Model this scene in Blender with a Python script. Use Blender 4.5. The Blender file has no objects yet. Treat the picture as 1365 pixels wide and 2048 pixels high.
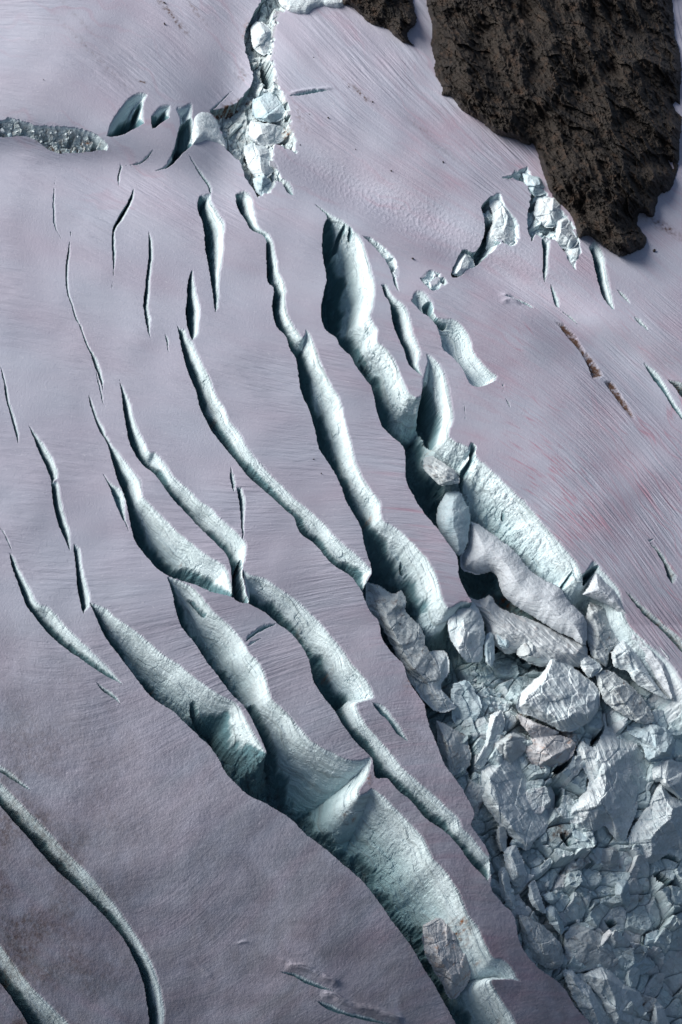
import bpy, bmesh, math, random
import numpy as np
from mathutils import Vector

# ------------------------------------------------------------------ camera, world, sun, exposure
scene = bpy.context.scene
W, H = 1365.0, 2048.0                      # the traced outlines below are in these units
PITCH = math.radians(35.0)
FOV = math.radians(24.0)
CAMZ = 400.0
DIST = 600.0
FPX = (H / 2) / math.tan(FOV / 2)
cam_d = bpy.data.cameras.new("camera")
cam = bpy.data.objects.new("camera", cam_d)
scene.collection.objects.link(cam)
cam.location = (0, 0, CAMZ)
cam.rotation_euler = (math.pi / 2 - PITCH, 0, 0)
cam_d.sensor_fit = 'VERTICAL'
cam_d.sensor_height = 24.0
cam_d.lens = 12.0 / math.tan(FOV / 2)
cam_d.clip_end = 20000
cam_d.clip_start = 1
scene.camera = cam

SUN_DIR = Vector((-0.72, -0.06, 0.69)).normalized()      # towards the sun: from the left, a little behind the slope
SUN_EL = math.asin(SUN_DIR.z)
SUN_AZ = math.atan2(SUN_DIR.x, SUN_DIR.y)
world = bpy.data.worlds.new("World")
scene.world = world
world.use_nodes = True
nt = world.node_tree
bg = nt.nodes['Background']
sky = nt.nodes.new('ShaderNodeTexSky')
sky.sky_type = 'NISHITA'
sky.sun_disc = False
sky.sun_elevation = SUN_EL
sky.sun_rotation = SUN_AZ
sky.dust_density = 3.0
sky.air_density = 1.0
nt.links.new(sky.outputs[0], bg.inputs[0])
bg.inputs[1].default_value = 0.06
sun_d = bpy.data.lights.new("sun", 'SUN')
sun_d.energy = 4.2
sun_d.angle = math.radians(34)
sun_d.color = (1.0, 0.96, 0.92)
sun = bpy.data.objects.new("sun", sun_d)
sun.rotation_euler = SUN_DIR.to_track_quat('Z', 'Y').to_euler()
scene.collection.objects.link(sun)
scene.view_settings.view_transform = 'Standard'
scene.view_settings.look = 'None'
scene.view_settings.exposure = 0.36
scene.view_settings.gamma = 1.0
scene.cycles.max_bounces = 6
scene.cycles.diffuse_bounces = 2

# ------------------------------------------------------------------ numpy helpers
rs = np.random.RandomState(7)
NRM = np.array([0.376, -0.282, 0.883]); NRM /= np.linalg.norm(NRM)   # normal of the glacier slope
FWD = np.array([0, math.cos(PITCH), -math.sin(PITCH)])
UP = np.array([0, math.sin(PITCH), math.cos(PITCH)])
RGT = np.array([1.0, 0, 0])
CAM = np.array([0, 0, CAMZ])
P0 = CAM + FWD * DIST
K0 = float(np.dot(P0 - CAM, NRM))

def ray(u, v):
    x = (u - W / 2) / FPX; y = (H / 2 - v) / FPX
    return FWD[None] + x.reshape(-1, 1) * RGT[None] + y.reshape(-1, 1) * UP[None]

def hsh(ix, iy, seed):
    n = (ix * 374761393 + iy * 668265263 + seed * 1442695041) & 0x7fffffff
    n = ((n ^ (n >> 13)) * 1274126177) & 0x7fffffff
    n = (n ^ (n >> 16))
    return (n & 0xffff).astype(np.float32) / 65535.0

def perlin(x, y, seed=0):
    xi = np.floor(x).astype(np.int64); yi = np.floor(y).astype(np.int64)
    xf = (x - xi).astype(np.float32); yf = (y - yi).astype(np.float32)
    u = xf * xf * xf * (xf * (xf * 6 - 15) + 10); v = yf * yf * yf * (yf * (yf * 6 - 15) + 10)
    def g(dx, dy):
        a = hsh(xi + dx, yi + dy, seed) * (2 * math.pi)
        return np.cos(a) * (xf - dx) + np.sin(a) * (yf - dy)
    a = g(0, 0); b = g(1, 0); c = g(0, 1); d = g(1, 1)
    return (a + (b - a) * u) * (1 - v) + (c + (d - c) * u) * v

def fbm(x, y, seed=0, octv=4, gain=0.5, ridged=False):
    s = np.zeros(x.shape, np.float32); amp = 1.0; f = 1.0
    for o in range(octv):
        n = perlin(x * f + 17.3 * o, y * f - 9.1 * o, seed + o) * 1.4
        if ridged: n = 0.5 - np.abs(n) * 1.6
        s += amp * n; amp *= gain; f *= 2.03
    return s

def worley(x, y, seed=0):
    """F1, F2, offset to the cell point, cell hash"""
    xi = np.floor(x).astype(np.int64); yi = np.floor(y).astype(np.int64)
    f1 = np.full(x.shape, 9.0, np.float32); f2 = f1.copy()
    ox = np.zeros(x.shape, np.float32); oy = ox.copy(); cid = ox.copy(); cid2 = ox.copy()
    for dx in (-1, 0, 1):
        for dy in (-1, 0, 1):
            cx = xi + dx; cy = yi + dy
            px = cx + hsh(cx, cy, seed); py = cy + hsh(cx, cy, seed + 5)
            ax = (x - px).astype(np.float32); ay = (y - py).astype(np.float32)
            d = np.sqrt(ax * ax + ay * ay)
            m = d < f1
            f2 = np.where(m, f1, np.minimum(f2, d))
            ox = np.where(m, ax, ox); oy = np.where(m, ay, oy)
            cid = np.where(m, hsh(cx, cy, seed + 11), cid); cid2 = np.where(m, hsh(cx, cy, seed + 23), cid2)
            f1 = np.where(m, d, f1)
    return f1, f2, ox, oy, cid, cid2

def blocks(x, y, size, seed, tilt=1.2):
    """fractured ice: every cell a tilted slab with a groove round it, range about -1..1"""
    wx = x + size * .12 * fbm(x / size, y / size, seed + 3, 2); wy = y + size * .12 * fbm(x / size, y / size, seed + 8, 2)
    f1, f2, ox, oy, c1, c2 = worley(wx / size, wy / size, seed)
    a = c2 * 6.283
    h = (c1 - .5) * 1.3 + tilt * (ox * np.cos(a) + oy * np.sin(a)) * (.4 + c1)
    edge = np.clip((f2 - f1) / .10, 0, 1)
    return h - (1 - edge) ** 2 * .9, (edge, c2)

def inpoly(x, y, P):
    c = np.zeros(x.shape, bool); n = len(P); j = n - 1
    for i in range(n):
        xi, yi = P[i]; xj, yj = P[j]
        if yi != yj:
            m = ((yi > y) != (yj > y)) & (x < (xj - xi) * (y - yi) / (yj - yi) + xi)
            c ^= m
        j = i
    return c

def distpl(x, y, P):
    """distance to a polyline and arc position of the nearest point"""
    d2 = np.full(x.shape, 1e12, np.float32); al = np.zeros(x.shape, np.float32); acc = 0.0
    for i in range(len(P) - 1):
        ax, ay = P[i]; bx, by = P[i + 1]; ex = bx - ax; ey = by - ay; L2 = ex * ex + ey * ey
        if L2 < 1e-6: continue
        t = np.clip(((x - ax) * ex + (y - ay) * ey) / L2, 0, 1)
        q = (x - ax - t * ex) ** 2 + (y - ay - t * ey) ** 2
        m = q < d2; L = math.sqrt(L2)
        al = np.where(m, acc + t * L, al); d2 = np.where(m, q, d2); acc += L
    return np.sqrt(d2), al

def smooth_line(P, jit=0.0, seed=0, step=5.0):
    """resample a traced line with Catmull-Rom and give it fine natural unevenness"""
    P = [np.array(p, float) for p in P]
    if len(P) < 3 and jit == 0: return [tuple(p) for p in P]
    out = []
    for i in range(len(P) - 1):
        p0 = P[max(i - 1, 0)]; p1 = P[i]; p2 = P[i + 1]; p3 = P[min(i + 2, len(P) - 1)]
        n = max(1, int(np.linalg.norm(p2 - p1) / step))
        for k in range(n):
            t = k / n
            out.append(0.5 * ((2 * p1) + (-p0 + p2) * t + (2 * p0 - 5 * p1 + 4 * p2 - p3) * t * t + (-p0 + 3 * p1 - 3 * p2 + p3) * t ** 3))
    out.append(P[-1])
    if jit:
        r = np.random.RandomState(seed)
        a = r.randn(len(out)) * jit; b = np.convolve(r.randn(len(out) + 8), np.ones(9) / 3, 'valid') * jit * .7
        for i in range(1, len(out) - 1):
            d = out[i + 1] - out[i - 1]; d = d / (np.linalg.norm(d) + 1e-6)
            out[i] = out[i] + np.array([-d[1], d[0]]) * (a[i] * .5 + b[i])
    return [tuple(p) for p in out]

# ------------------------------------------------------------------ traced crevasses: (near lip, far lip), both from the top tip to the bottom tip
def Z(s):
    v = [float(t) for t in s.replace(';', ' ').replace(',', ' ').split()]
    return list(zip(v[0::2], v[1::2]))

HL = Z("180,1204 197,1244 215,1279 235,1304 260,1339 290,1379 320,1404 350,1424 375,1449 395,1469 425,1499 445,1529 450,1541 470,1566 500,1591 540,1611 585,1641 615,1671 650,1696 683,1726 713,1751 738,1776 768,1816 788,1846 818,1886 848,1936 868,1966 893,2011 913,2048 960,2130 1020,2230")
HR = Z("180,1204 192,1208 215,1216 238,1236 260,1252 295,1279 325,1304 355,1324 385,1349 420,1374 445,1389 470,1402 484,1420 499,1448 515,1476 534,1506")
IL = Z("335,1154 345,1184 352,1219 365,1254 395,1294 415,1324 440,1354 465,1389 490,1414 508,1443 522,1473 534,1506")
IR = Z("335,1154 350,1156 385,1172 405,1190 425,1219 455,1244 480,1269 500,1302 520,1324 535,1359 545,1394 575,1424 600,1454 630,1484 683,1512 713,1519 743,1514 742,1538 736,1556 722,1578 721,1588 732,1582 745,1573 758,1581 788,1611 818,1641 848,1676 868,1716 893,1741 918,1781 938,1826 958,1856 978,1896 988,1914 1003,1917 1018,1926 1033,1946 1043,1964 1022,1960 1000,1960 984,1962 990,1974 1003,1996 1023,2026 1033,2048 1080,2120 1150,2230")
DL = Z("472,388 475,415 492,440 505,460 530,475 534,512 536,562 548,575 545,612 548,637 555,657 572,672 582,702 592,717 597,752 602,782 620,822 632,862 640,897 665,937 682,970 693,1002 705,1024 723,1054 730,1094 745,1139 740,1156 730,1174 728,1194 743,1224 758,1244 763,1274 783,1304 808,1329 815,1354 828,1379 848,1409 855,1439 868,1474 885,1519 895,1536 918,1566 938,1601 950,1626 943,1650 955,1668 978,1703 983,1740 983,1776 1003,1801 1028,1831 1038,1876 1053,1906 1083,1941 1113,1961 1133,1981 1148,2006 1183,2048 1230,2110 1300,2230")
DR = Z("472,388 490,380 505,395 512,430 522,452 538,463 548,482 555,512 560,542 570,562 575,582 572,612 582,637 596,657 606,672 612,654 625,672 640,712 652,742 670,777 682,797 690,832 703,882 713,922 728,952 748,982 763,1007 766,1036 785,1048 803,1061 833,1089 858,1119 875,1149 883,1179 898,1212 923,1200 945,1204")
EL = Z("628,406 655,432 648,450 645,495 650,530 654,560 648,592 643,622 650,657 672,674 683,694 703,712 710,727 728,752 745,777 755,822 765,852 783,872 800,885 810,900 812,930 812,952 820,977 833,1002 848,1024 868,1049 888,1074 915,1114 918,1149 928,1174 945,1204")
ER = Z("628,406 660,425 690,440 705,455 722,472 735,500 745,542 753,575 748,612 742,634 757,657 757,682 778,700 795,727 808,757 823,787 843,790 846,760 850,740 855,720 852,707 866,712 883,732 895,762 903,802 908,832 902,857 900,872 915,882 938,892 942,883 953,892 955,912 983,937 1023,977 1068,1022 1078,1034 1108,1069 1133,1099 1158,1129 1166,1146 1188,1121 1198,1131 1225,1160 1240,1180 1250,1225 1262,1250 1300,1290 1345,1330 1365,1360 1420,1420 1520,1500 1700,1600")

CREV = []
def crev(near, far, label, hmax=None, kf=1.7, kn=14.0, jit=1.0, warp=1.0, name='crevasse', group=None, dirt=0.0, rough=0.0):
    """near lip drops steeply out of sight, far lip is the ice wall one sees"""
    if isinstance(near, str): near = [Z(near)]; far = [Z(far)]; outline = near[0] + far[0][::-1][1:-1]; pre = True
    CREV.append(dict(near=near, far=far, label=label, hmax=hmax, kf=kf, kn=kn, jit=jit, warp=warp, name=name, group=group, dirt=dirt, rough=rough))

G1 = "narrow cracks on the left slope"
G2 = "broad crevasses sweeping down the centre"
G3 = "crevasses of the upper right slope"
# the two big compound chasms are runs of near and far lips
crev([HL, IL], [HR[::-1], IR[::-1]], "longest crevasse of the lower centre, forked at its head, bright banded above brown ice", hmax=170, kf=1.5, group=G2, rough=1.0)
CREV[-1]['order'] = [('n', HL), ('f', IR[::-1]), ('n', IL), ('f', HR[::-1])]
crev([DL, EL], [DR, ER], "wide chasm of broken ice that opens from two crevasses into the icefall at lower right", hmax=150, kf=1.5, group=G2, rough=1.0)
CREV[-1]['order'] = [('n', DL), ('x', [(1300, 2230), (1700, 2230), (1700, 1600)]), ('f', ER[::-1]), ('n', EL), ('f', DR[::-1])]

crev("241,328 238,345 235,355 238,372", "241,328 246,332 243,345 241,358 238,372", "tiny short crack below the teal scoop, hooked at its top", group=G1)
crev("248,332 280,327 298,314 308,297", "248,332 280,323 295,310 308,297", "thin curved crack arching up below the blue scoops", group=G1)
crev("268,376 256,405 240,430 227,455 225,480 227,512 227,545 225,578", "268,376 268,395 259,420 247,442 234,460 232,480 232,512 230,545 225,578", "narrow bent crack ending in a hairline, left of the three upper cracks", group=G1)
crev("299,462 298,490 297,520 293,562 288,602 290,632 295,657 304,684", "299,462 306,485 307,512 303,552 301,587 299,620 303,637 301,657 304,684", "straight narrow dark crack with a small overhang at its foot", group=G1)
crev("330,664 334,685 338,704", "330,664 339,680 338,704", "tiny isolated slit beside the top of the long smooth crevasse", group=G1)
crev("143,462 135,512 132,545 134,585 142,608 149,632 158,650 170,683 183,710 188,727 196,750 203,775 207,785", "143,462 140,512 137,545 139,585 147,608 154,632 164,650 177,683 191,708 200,727 206,750 209,765 207,785", "very long hairline crack that widens to teal at its foot on the left", group=G1)
crev("189,726 194,750 199,775 204,800 212,818", "189,726 197,750 203,775 207,800 212,818", "faint hairline hanging beneath the long left crack", group=G1)
crev("0,728 8,765 12,795 20,825 30,858 38,888", "0,728 8,745 17,780 20,805 29,832 38,860 38,888", "thin crack entering at the left edge halfway up", group=G1)
crev("112,352 107,390 107,420 108,450 125,482", "112,352 110,390 110,420 111,450 125,482", "faint shallow scratch-like crack high on the left slope", group=G1, hmax=4)
crev("375,303 393,337 415,369 421,386", "375,303 396,333 419,364 424,386", "slim white slit leading down to the hooded crevasse", group=G1, hmax=10)
crev("400,392 396,408 400,430 406,445 409,470 412,505 420,550 426,585 431,625", "400,392 412,386 424,385 427,405 441,430 451,445 450,475 448,512 442,552 440,587 437,607 431,625", "dagger shaped crevasse with a teal hood at its top and a pale ribbed wall", group=G1, kf=1.4)
crev("385,540 379,552 374,577 375,597 372,627 376,657 384,681", "385,540 389,560 396,592 403,617 401,642 397,667 384,681", "short spindle shaped crevasse standing above the long smooth one", group=G1)
crev("352,645 356,662 361,682 368,712 373,732 380,752 393,782 400,812 413,842 425,864 440,882 455,902 475,927 500,955 530,982 555,1004 575,1022 588,1034 600,1064 625,1084 645,1104 660,1122 683,1139 703,1152 722,1178 731,1196", "352,645 360,655 372,657 377,672 388,684 395,702 408,727 420,752 435,792 450,812 462,842 480,862 500,897 525,927 550,954 575,977 595,997 620,1019 638,1036 655,1052 668,1068 688,1086 710,1104 733,1122 748,1142 738,1160 731,1196", "long smooth S-shaped crevasse with an unbroken white wall, centre left", group=G2, kf=1.15, kn=14)
crev("58,851 70,882 80,907 92,932 100,952 106,966", "58,851 77,872 94,894 108,917 116,937 117,957 106,966", "teal pointed crevasse at the left, first of the chain of three", group=G1)
crev("102,963 106,997 111,1023 120,1054 132,1079 140,1101", "102,963 118,962 122,992 128,1020 134,1039 142,1064 140,1101", "middle crevasse of the chain of three at the left, notched sides", group=G1)
crev("148,1088 152,1134 155,1169 160,1199 168,1228", "148,1088 161,1096 167,1134 174,1164 182,1194 180,1214 168,1228", "upright dark crevasse, lowest of the chain of three at the left", group=G1)
crev("178,785 180,807 190,837 200,862 215,887 225,922 237,962 250,992 257,1024 262,1054 272,1084 295,1114 320,1141 350,1156 390,1169 425,1184 457,1191 472,1196", "178,785 188,807 196,832 208,852 222,882 241,907 261,932 281,962 288,992 304,1008 320,1026 350,1054 380,1079 410,1104 440,1122 456,1136 472,1196", "large crescent crevasse with a fine banded belly wall left of centre", group=G2, kf=1.25)
crev("206,947 218,970 230,1000 240,1024 259,1064", "206,947 222,965 241,975 252,990 251,1024 259,1064", "small white sliver crack hugging the left of the crescent crevasse", group=G1, hmax=12)
crev("238,757 245,792 250,832 257,872 265,897 280,922 296,938 305,944 325,967 344,994 356,1009 370,1024 400,1054 425,1079 452,1106 462,1134 464,1150 470,1196 497,1206 ", "238,757 261,802 271,842 291,882 303,904 312,903 335,930 352,954 380,977 400,997 425,1015 442,1034 466,1054 485,1074 495,1089 492,1119 485,1139 488,1165 497,1206", "sinuous crevasse of linked teal pockets meeting a deep black notch", group=G2, kf=1.35)
crev("462,933 461,957 468,984", "462,933 466,945 472,967 468,984", "small black tooth-shaped slit above the notch", group=G1)
crev("474,974 480,1012 483,1050 487,1082", "474,974 484,974 491,992 492,1023 490,1064 487,1082", "upright sickle slit dropping into the notch", group=G1)
crev("497,1206 530,1224 555,1246 580,1264 605,1294 620,1324 627,1359 642,1386 665,1414 683,1446 708,1479 733,1504 745,1516 748,1535 753,1555 775,1556 798,1581 823,1601 853,1636 883,1656 913,1686 938,1721 963,1746 978,1763", "497,1206 490,1170 486,1138 500,1148 530,1154 560,1172 590,1194 615,1219 645,1247 665,1272 683,1292 703,1322 728,1349 744,1374 750,1396 735,1402 715,1408 728,1439 753,1469 783,1504 808,1534 838,1561 873,1591 898,1616 918,1634 926,1654 948,1674 973,1704 989,1716 991,1736 978,1763", "long crevasse below the notch running down between two snow bands", group=G2, kf=1.3)
crev("744,1403 760,1427 775,1440 795,1467 818,1484", "744,1403 768,1408 787,1432 801,1453 818,1484", "short white-lipped spur crack lying on the middle snow band", group=G1, hmax=12)
crev("491,1284 500,1277 520,1263 552,1247", "491,1284 493,1273 510,1259 530,1248 552,1247", "thin pale crack branching right across the snow island", group=G1, hmax=8)
crev("494,1294 505,1288 524,1277", "494,1294 500,1283 524,1277", "shortest pale branch crack under the thin one on the snow island", group=G1, hmax=5)
crev("0,1054 10,1071 18,1090 27,1106", "0,1054 12,1069 21,1088 27,1106", "hairline crack leading in from the left edge to the willow leaf crevasse", group=G1)
crev("19,1106 22,1124 35,1164 52,1209 75,1239 100,1269 130,1296 165,1319 200,1344 250,1370", "19,1106 27,1112 42,1139 62,1174 77,1204 102,1216 132,1247 162,1277 197,1312 227,1342 250,1370", "willow leaf shaped crevasse tapering to a point at the left", group=G2, kf=1.3)
crev("192,1362 205,1381 228,1398 243,1410", "192,1362 214,1374 233,1389 243,1410", "little ragged crack below the tip of the willow leaf crevasse", group=G1)
crev("-40,1528 0,1544 20,1556 45,1573 66,1584", "-40,1500 0,1528 25,1543 50,1566 66,1584", "short tapering crack entering at the left edge above the long lower one", group=G1)
crev("-60,1545 0,1611 30,1646 65,1686 100,1726 130,1756 170,1791 200,1821 230,1856 255,1891 275,1931 290,1976 296,2016 299,2048 300,2120", "-60,1500 0,1561 25,1586 60,1621 100,1661 140,1706 175,1741 210,1781 235,1811 265,1856 290,1896 310,1931 320,1961 327,1996 330,2048 300,2120", "long curving crevasse at lower left bending down to the bottom edge", group=G2, kf=1.25)
crev("-80,1890 0,1966 30,2006 55,2048 80,2120", "-80,1800 0,1886 30,1926 65,1971 100,2006 140,2048 180,2120 80,2120", "crevasse cutting off the bottom left corner", group=G2, kf=1.25)
crev("560,1944 585,1951 610,1965 640,1977 674,1985", "560,1944 588,1944 614,1956 644,1970 674,1985", "soft rolled crack on the bottom snow field, upper of the pair", group=G1, hmax=9)
crev("632,2001 655,2017 690,2030 740,2042 800,2052", "632,2001 658,2006 692,2021 744,2034 800,2052", "soft rolled crack at the bottom edge, lower of the pair", group=G1, hmax=9)
# upper left and top
crev("212,273 240,272 265,260 290,245", "212,273 220,245 245,210 270,188 296,188 288,210 290,245", "teal fluted scoop with a black slot at upper left", kf=1.5, warp=1.6, group=G3)
crev("303,232 306,256 320,247 340,233", "303,232 320,212 342,209 340,233", "small cup shaped teal scoop between its larger neighbours", kf=1.6, group=G3)
crev("310,342 338,333 355,318 372,300 386,289", "310,342 330,330 348,298 357,262 360,235 352,218 370,210 386,206 386,240 387,270 386,289", "deep gash with a dark striped back, right of the small teal cup", kf=1.6, rough=.6, group=G3)
crev("0,273 60,274 105,302 150,305 215,300", "0,241 30,238 80,250 130,252 180,262 218,288 215,300", "shallow trench full of dirty ice lumps at the left edge", hmax=14, kf=1.2, rough=.5, name='trench', group=G3, dirt=.6)
crev("560,-60 515,10 500,40 492,60 490,90 500,130 506,160 480,200 450,215 420,222 434,240 447,270 455,300 480,325 490,355 505,375 518,396", "640,-60 590,5 560,30 555,60 552,90 546,125 555,150 562,172 575,190 582,215 588,245 594,270 592,305 575,300 552,290 548,320 562,350 586,375 575,388 560,362 545,380 518,396", "rubble choked chute climbing to the top edge with black holes", hmax=26, kf=1.8, rough=1.2, name='ice_chute', group=G3, dirt=.5)
crev("418,222 430,216 448,198 466,182", "418,222 434,210 452,190 466,182", "short dark slit just left of the rubble chute", group=G3)
crev("563,362 575,385 589,390", "563,362 577,362 589,390", "small leaf-shaped pocket right of the foot of the chute", hmax=10, group=G3)
crev("575,192 600,190 625,186 663,180", "575,192 600,184 632,178 663,180", "shallow white crack running right from the middle of the chute", hmax=6, group=G3)
# upper right
crev("984,392 964,412 970,445 967,475 950,505 925,500 903,549 920,552 935,538 952,533 975,512", "984,392 1000,384 1015,415 1033,440 1041,475 1025,492 1005,484 990,500 975,512", "blue crevasse with a jumbled wall and an undercut left lip, upper right", hmax=30, kf=1.5, rough=.8, group=G3)
CREV[-1]['order'] = None
crev("1004,356 1030,360 1050,370 1062,395 1056,440 1063,482 1072,470 1085,478 1100,478 1115,485 1138,520 1146,536 1154,540", "1004,356 1040,338 1055,330 1070,360 1094,378 1115,400 1140,440 1158,478 1166,500 1160,520 1154,540", "crumbled ice rim along the foot of the rock face", hmax=20, kf=1.6, rough=1.0, group=G3, name='broken_ice')
crev("1084,475 1087,512 1086,545 1091,568", "1084,475 1102,480 1099,512 1097,540 1091,568", "blue knife-cut crack hanging below the crumbled rim", group=G3)
crev("1178,496 1185,512 1193,547 1203,587 1218,612 1232,622", "1178,496 1190,480 1207,505 1213,530 1218,560 1226,590 1232,622", "groove shaped crevasse right of the crumbled rim", group=G3, kf=1.2)
crev("1101,565 1104,585 1112,612 1120,615", "1101,565 1110,580 1120,600 1120,615", "small double pocket below the knife-cut crack", hmax=9, group=G3)
crev("763,570 770,592 780,607 785,642 795,672 808,697 818,727 833,742 846,752", "763,570 773,566 788,590 808,607 820,632 829,667 844,702 840,727 846,752", "slender crevasse of three bulges right of the cathedral-like wall", group=G2, kf=1.3)
crev("822,600 843,622 868,642 883,677 886,697 903,712 928,742 940,768 963,774 993,760", "822,600 830,582 845,580 865,602 873,632 908,637 928,652 943,677 950,702 973,732 996,752 993,760", "white smooth sided crevasse with a grey cave at its upper end", group=G2, kf=1.0, kn=14, hmax=26)
crev("725,470 748,492 770,520 783,545 790,570 799,584", "725,470 742,474 768,492 790,513 800,540 797,560 799,584", "ragged dark crack with a broken edge running beside the big wall", hmax=16, rough=.5, group=G3)
crev("840,556 850,568 865,580 880,576", "840,556 848,545 862,538 880,545 896,566 880,576", "small crater of crumbled ice with a green hole", hmax=12, rough=1.2, group=G3)
crev("928,805 931,830 932,858", "928,805 934,830 932,858", "broken dotted slit standing above the white wall", group=G3)
crev("1110,642 1133,669 1158,699 1175,729 1186,758", "1110,642 1128,649 1148,667 1170,697 1193,727 1207,752 1186,758", "dirty brown gash on the right slope, upper of two", hmax=14, kf=.8, dirt=1.8, group=G3)
crev("1207,764 1225,787 1245,814 1262,836", "1207,764 1222,762 1240,783 1258,810 1272,836 1262,836", "dirty brown gash on the right slope, lower of two", hmax=10, kf=.8, dirt=1.8, group=G3)
crev("1288,725 1300,747 1318,772 1330,787 1345,814 1365,840 1400,880", "1288,725 1310,738 1330,760 1343,785 1354,805 1369,828 1400,880", "ragged chain of small pits at the right edge", hmax=12, rough=.4, group=G3)
crev("1333,757 1350,774 1365,795 1420,850", "1333,757 1350,760 1375,768 1430,800 1420,850", "dark hollow on the far right edge", hmax=16, group=G3, dirt=1.0)
crev("1300,1085 1316,1108 1328,1130 1336,1152 1346,1168", "1300,1085 1323,1103 1338,1125 1352,1150 1346,1168", "dark curved fold in the red streaked snow near the right edge", hmax=14, group=G3, dirt=.8)
crev("1252,1182 1285,1226 1318,1256 1352,1290 1400,1350", "1252,1182 1294,1216 1330,1248 1368,1284 1400,1350", "long dirty groove running off the right edge above the icefall", hmax=16, group=G3, dirt=.8)
crev("1010,592 1035,601 1060,612 1070,618", "1010,592 1036,597 1062,608 1070,618", "thin crack on the pink snow below the upper right crevasse", hmax=6, group=G3)
crev("1118,618 1135,632 1150,645 1165,656", "1118,618 1138,628 1155,642 1165,656", "thin broken crack just above the upper brown gash", hmax=7, group=G3, dirt=.8)
crev("1232,575 1240,588 1252,600 1262,608", "1232,575 1246,584 1258,597 1262,608", "small pit chain right of the groove shaped crevasse", hmax=8, group=G3, dirt=.5)
crev("1268,632 1278,645 1292,656 1300,664", "1268,632 1282,638 1296,652 1300,664", "lower small pit chain on the dark fold at right", hmax=8, group=G3, dirt=.5)
crev("1000,765 1008,775 1006,784", "1000,765 1010,768 1006,784", "tiny hole at the foot of the white smooth sided crevasse", hmax=6, group=G3)
crev("1008,790 1018,808 1022,826", "1008,790 1020,806 1022,826", "hairline below the tiny hole on the pink slope", hmax=4, group=G3)
crev("1040,1060 1062,1090", "1062,1090", "x")
CREV.pop()
crev("1296,1080 1300,1083 1310,1076", "1296,1080 1303,1078 1310,1076", "tiny black slit on the red streaked snow", hmax=6, group=G3)
crev("1180,1235 1205,1215 1190,1190", "1180,1235 1195,1205 1190,1190", "hairline at the lip of the white wall", hmax=4, group=G3)
CREV.pop()

# ------------------------------------------------------------------ flow direction of the melt runnels (degrees below horizontal at traced spots)
FL = [(60,450,12),(60,700,15),(200,600,18),(100,1000,5),(300,550,20),(330,800,12),(500,800,15),(450,700,22),(600,850,8),(250,450,15),(600,550,25),(100,130,25),(300,100,42),(420,150,48),(400,30,45),(700,100,50),(800,200,45),(900,350,40),(700,300,35),(1000,350,45),(850,450,25),(1000,650,30),(950,750,35),(1100,800,40),(1250,950,55),(1000,900,35),(1150,1000,42),(1300,1200,55),(850,980,5),(880,1150,-12),(800,1200,-10),(850,1500,-5),(900,1700,5),(500,1100,-5),(600,1250,-15),(400,1600,-50),(500,1800,-50),(650,1850,-45),(150,1800,20),(80,1350,0),(30,100,5),(250,1450,-20),(1100,1950,0)]
fx = np.array([f[0] for f in FL]) / 1000. - .68; fy = np.array([f[1] for f in FL]) / 1000. - 1.02; fa = np.radians([f[2] for f in FL])
EXPS = [(i, j) for i in range(8) for j in range(8) if 0 < i + j <= 7]
def gmat(x, y):
    gx = np.stack([i * x ** max(i - 1, 0) * y ** j if i else 0 * x for i, j in EXPS], 1)
    gy = np.stack([j * x ** i * y ** max(j - 1, 0) if j else 0 * x for i, j in EXPS], 1)
    return gx, gy
gx, gy = gmat(fx, fy)
tx, ty = -np.sin(fa), np.cos(fa)
A = np.concatenate([gx * np.cos(fa)[:, None] + gy * np.sin(fa)[:, None], .35 * (gx * tx[:, None] + gy * ty[:, None])]); B = np.concatenate([0 * fa, .35 + 0 * fa])
reg = np.diag([0.02 * (i + j) ** 2 for i, j in EXPS])
reg *= .12
COEF = np.linalg.lstsq(np.concatenate([A, reg]), np.concatenate([B, np.zeros(len(EXPS))]), rcond=None)[0]
def flow(u, v):
    x = np.clip(u, -60, 1425) / 1000. - .68; y = np.clip(v, -60, 2108) / 1000. - 1.02
    s = np.zeros(x.shape)
    for c, (i, j) in zip(COEF, EXPS): s += c * x ** i * y ** j
    a = np.zeros(x.shape)
    a = x * .95 + y * .4
    return (s * 1000.).astype(np.float32), (a * 1000.).astype(np.float32)

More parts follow.
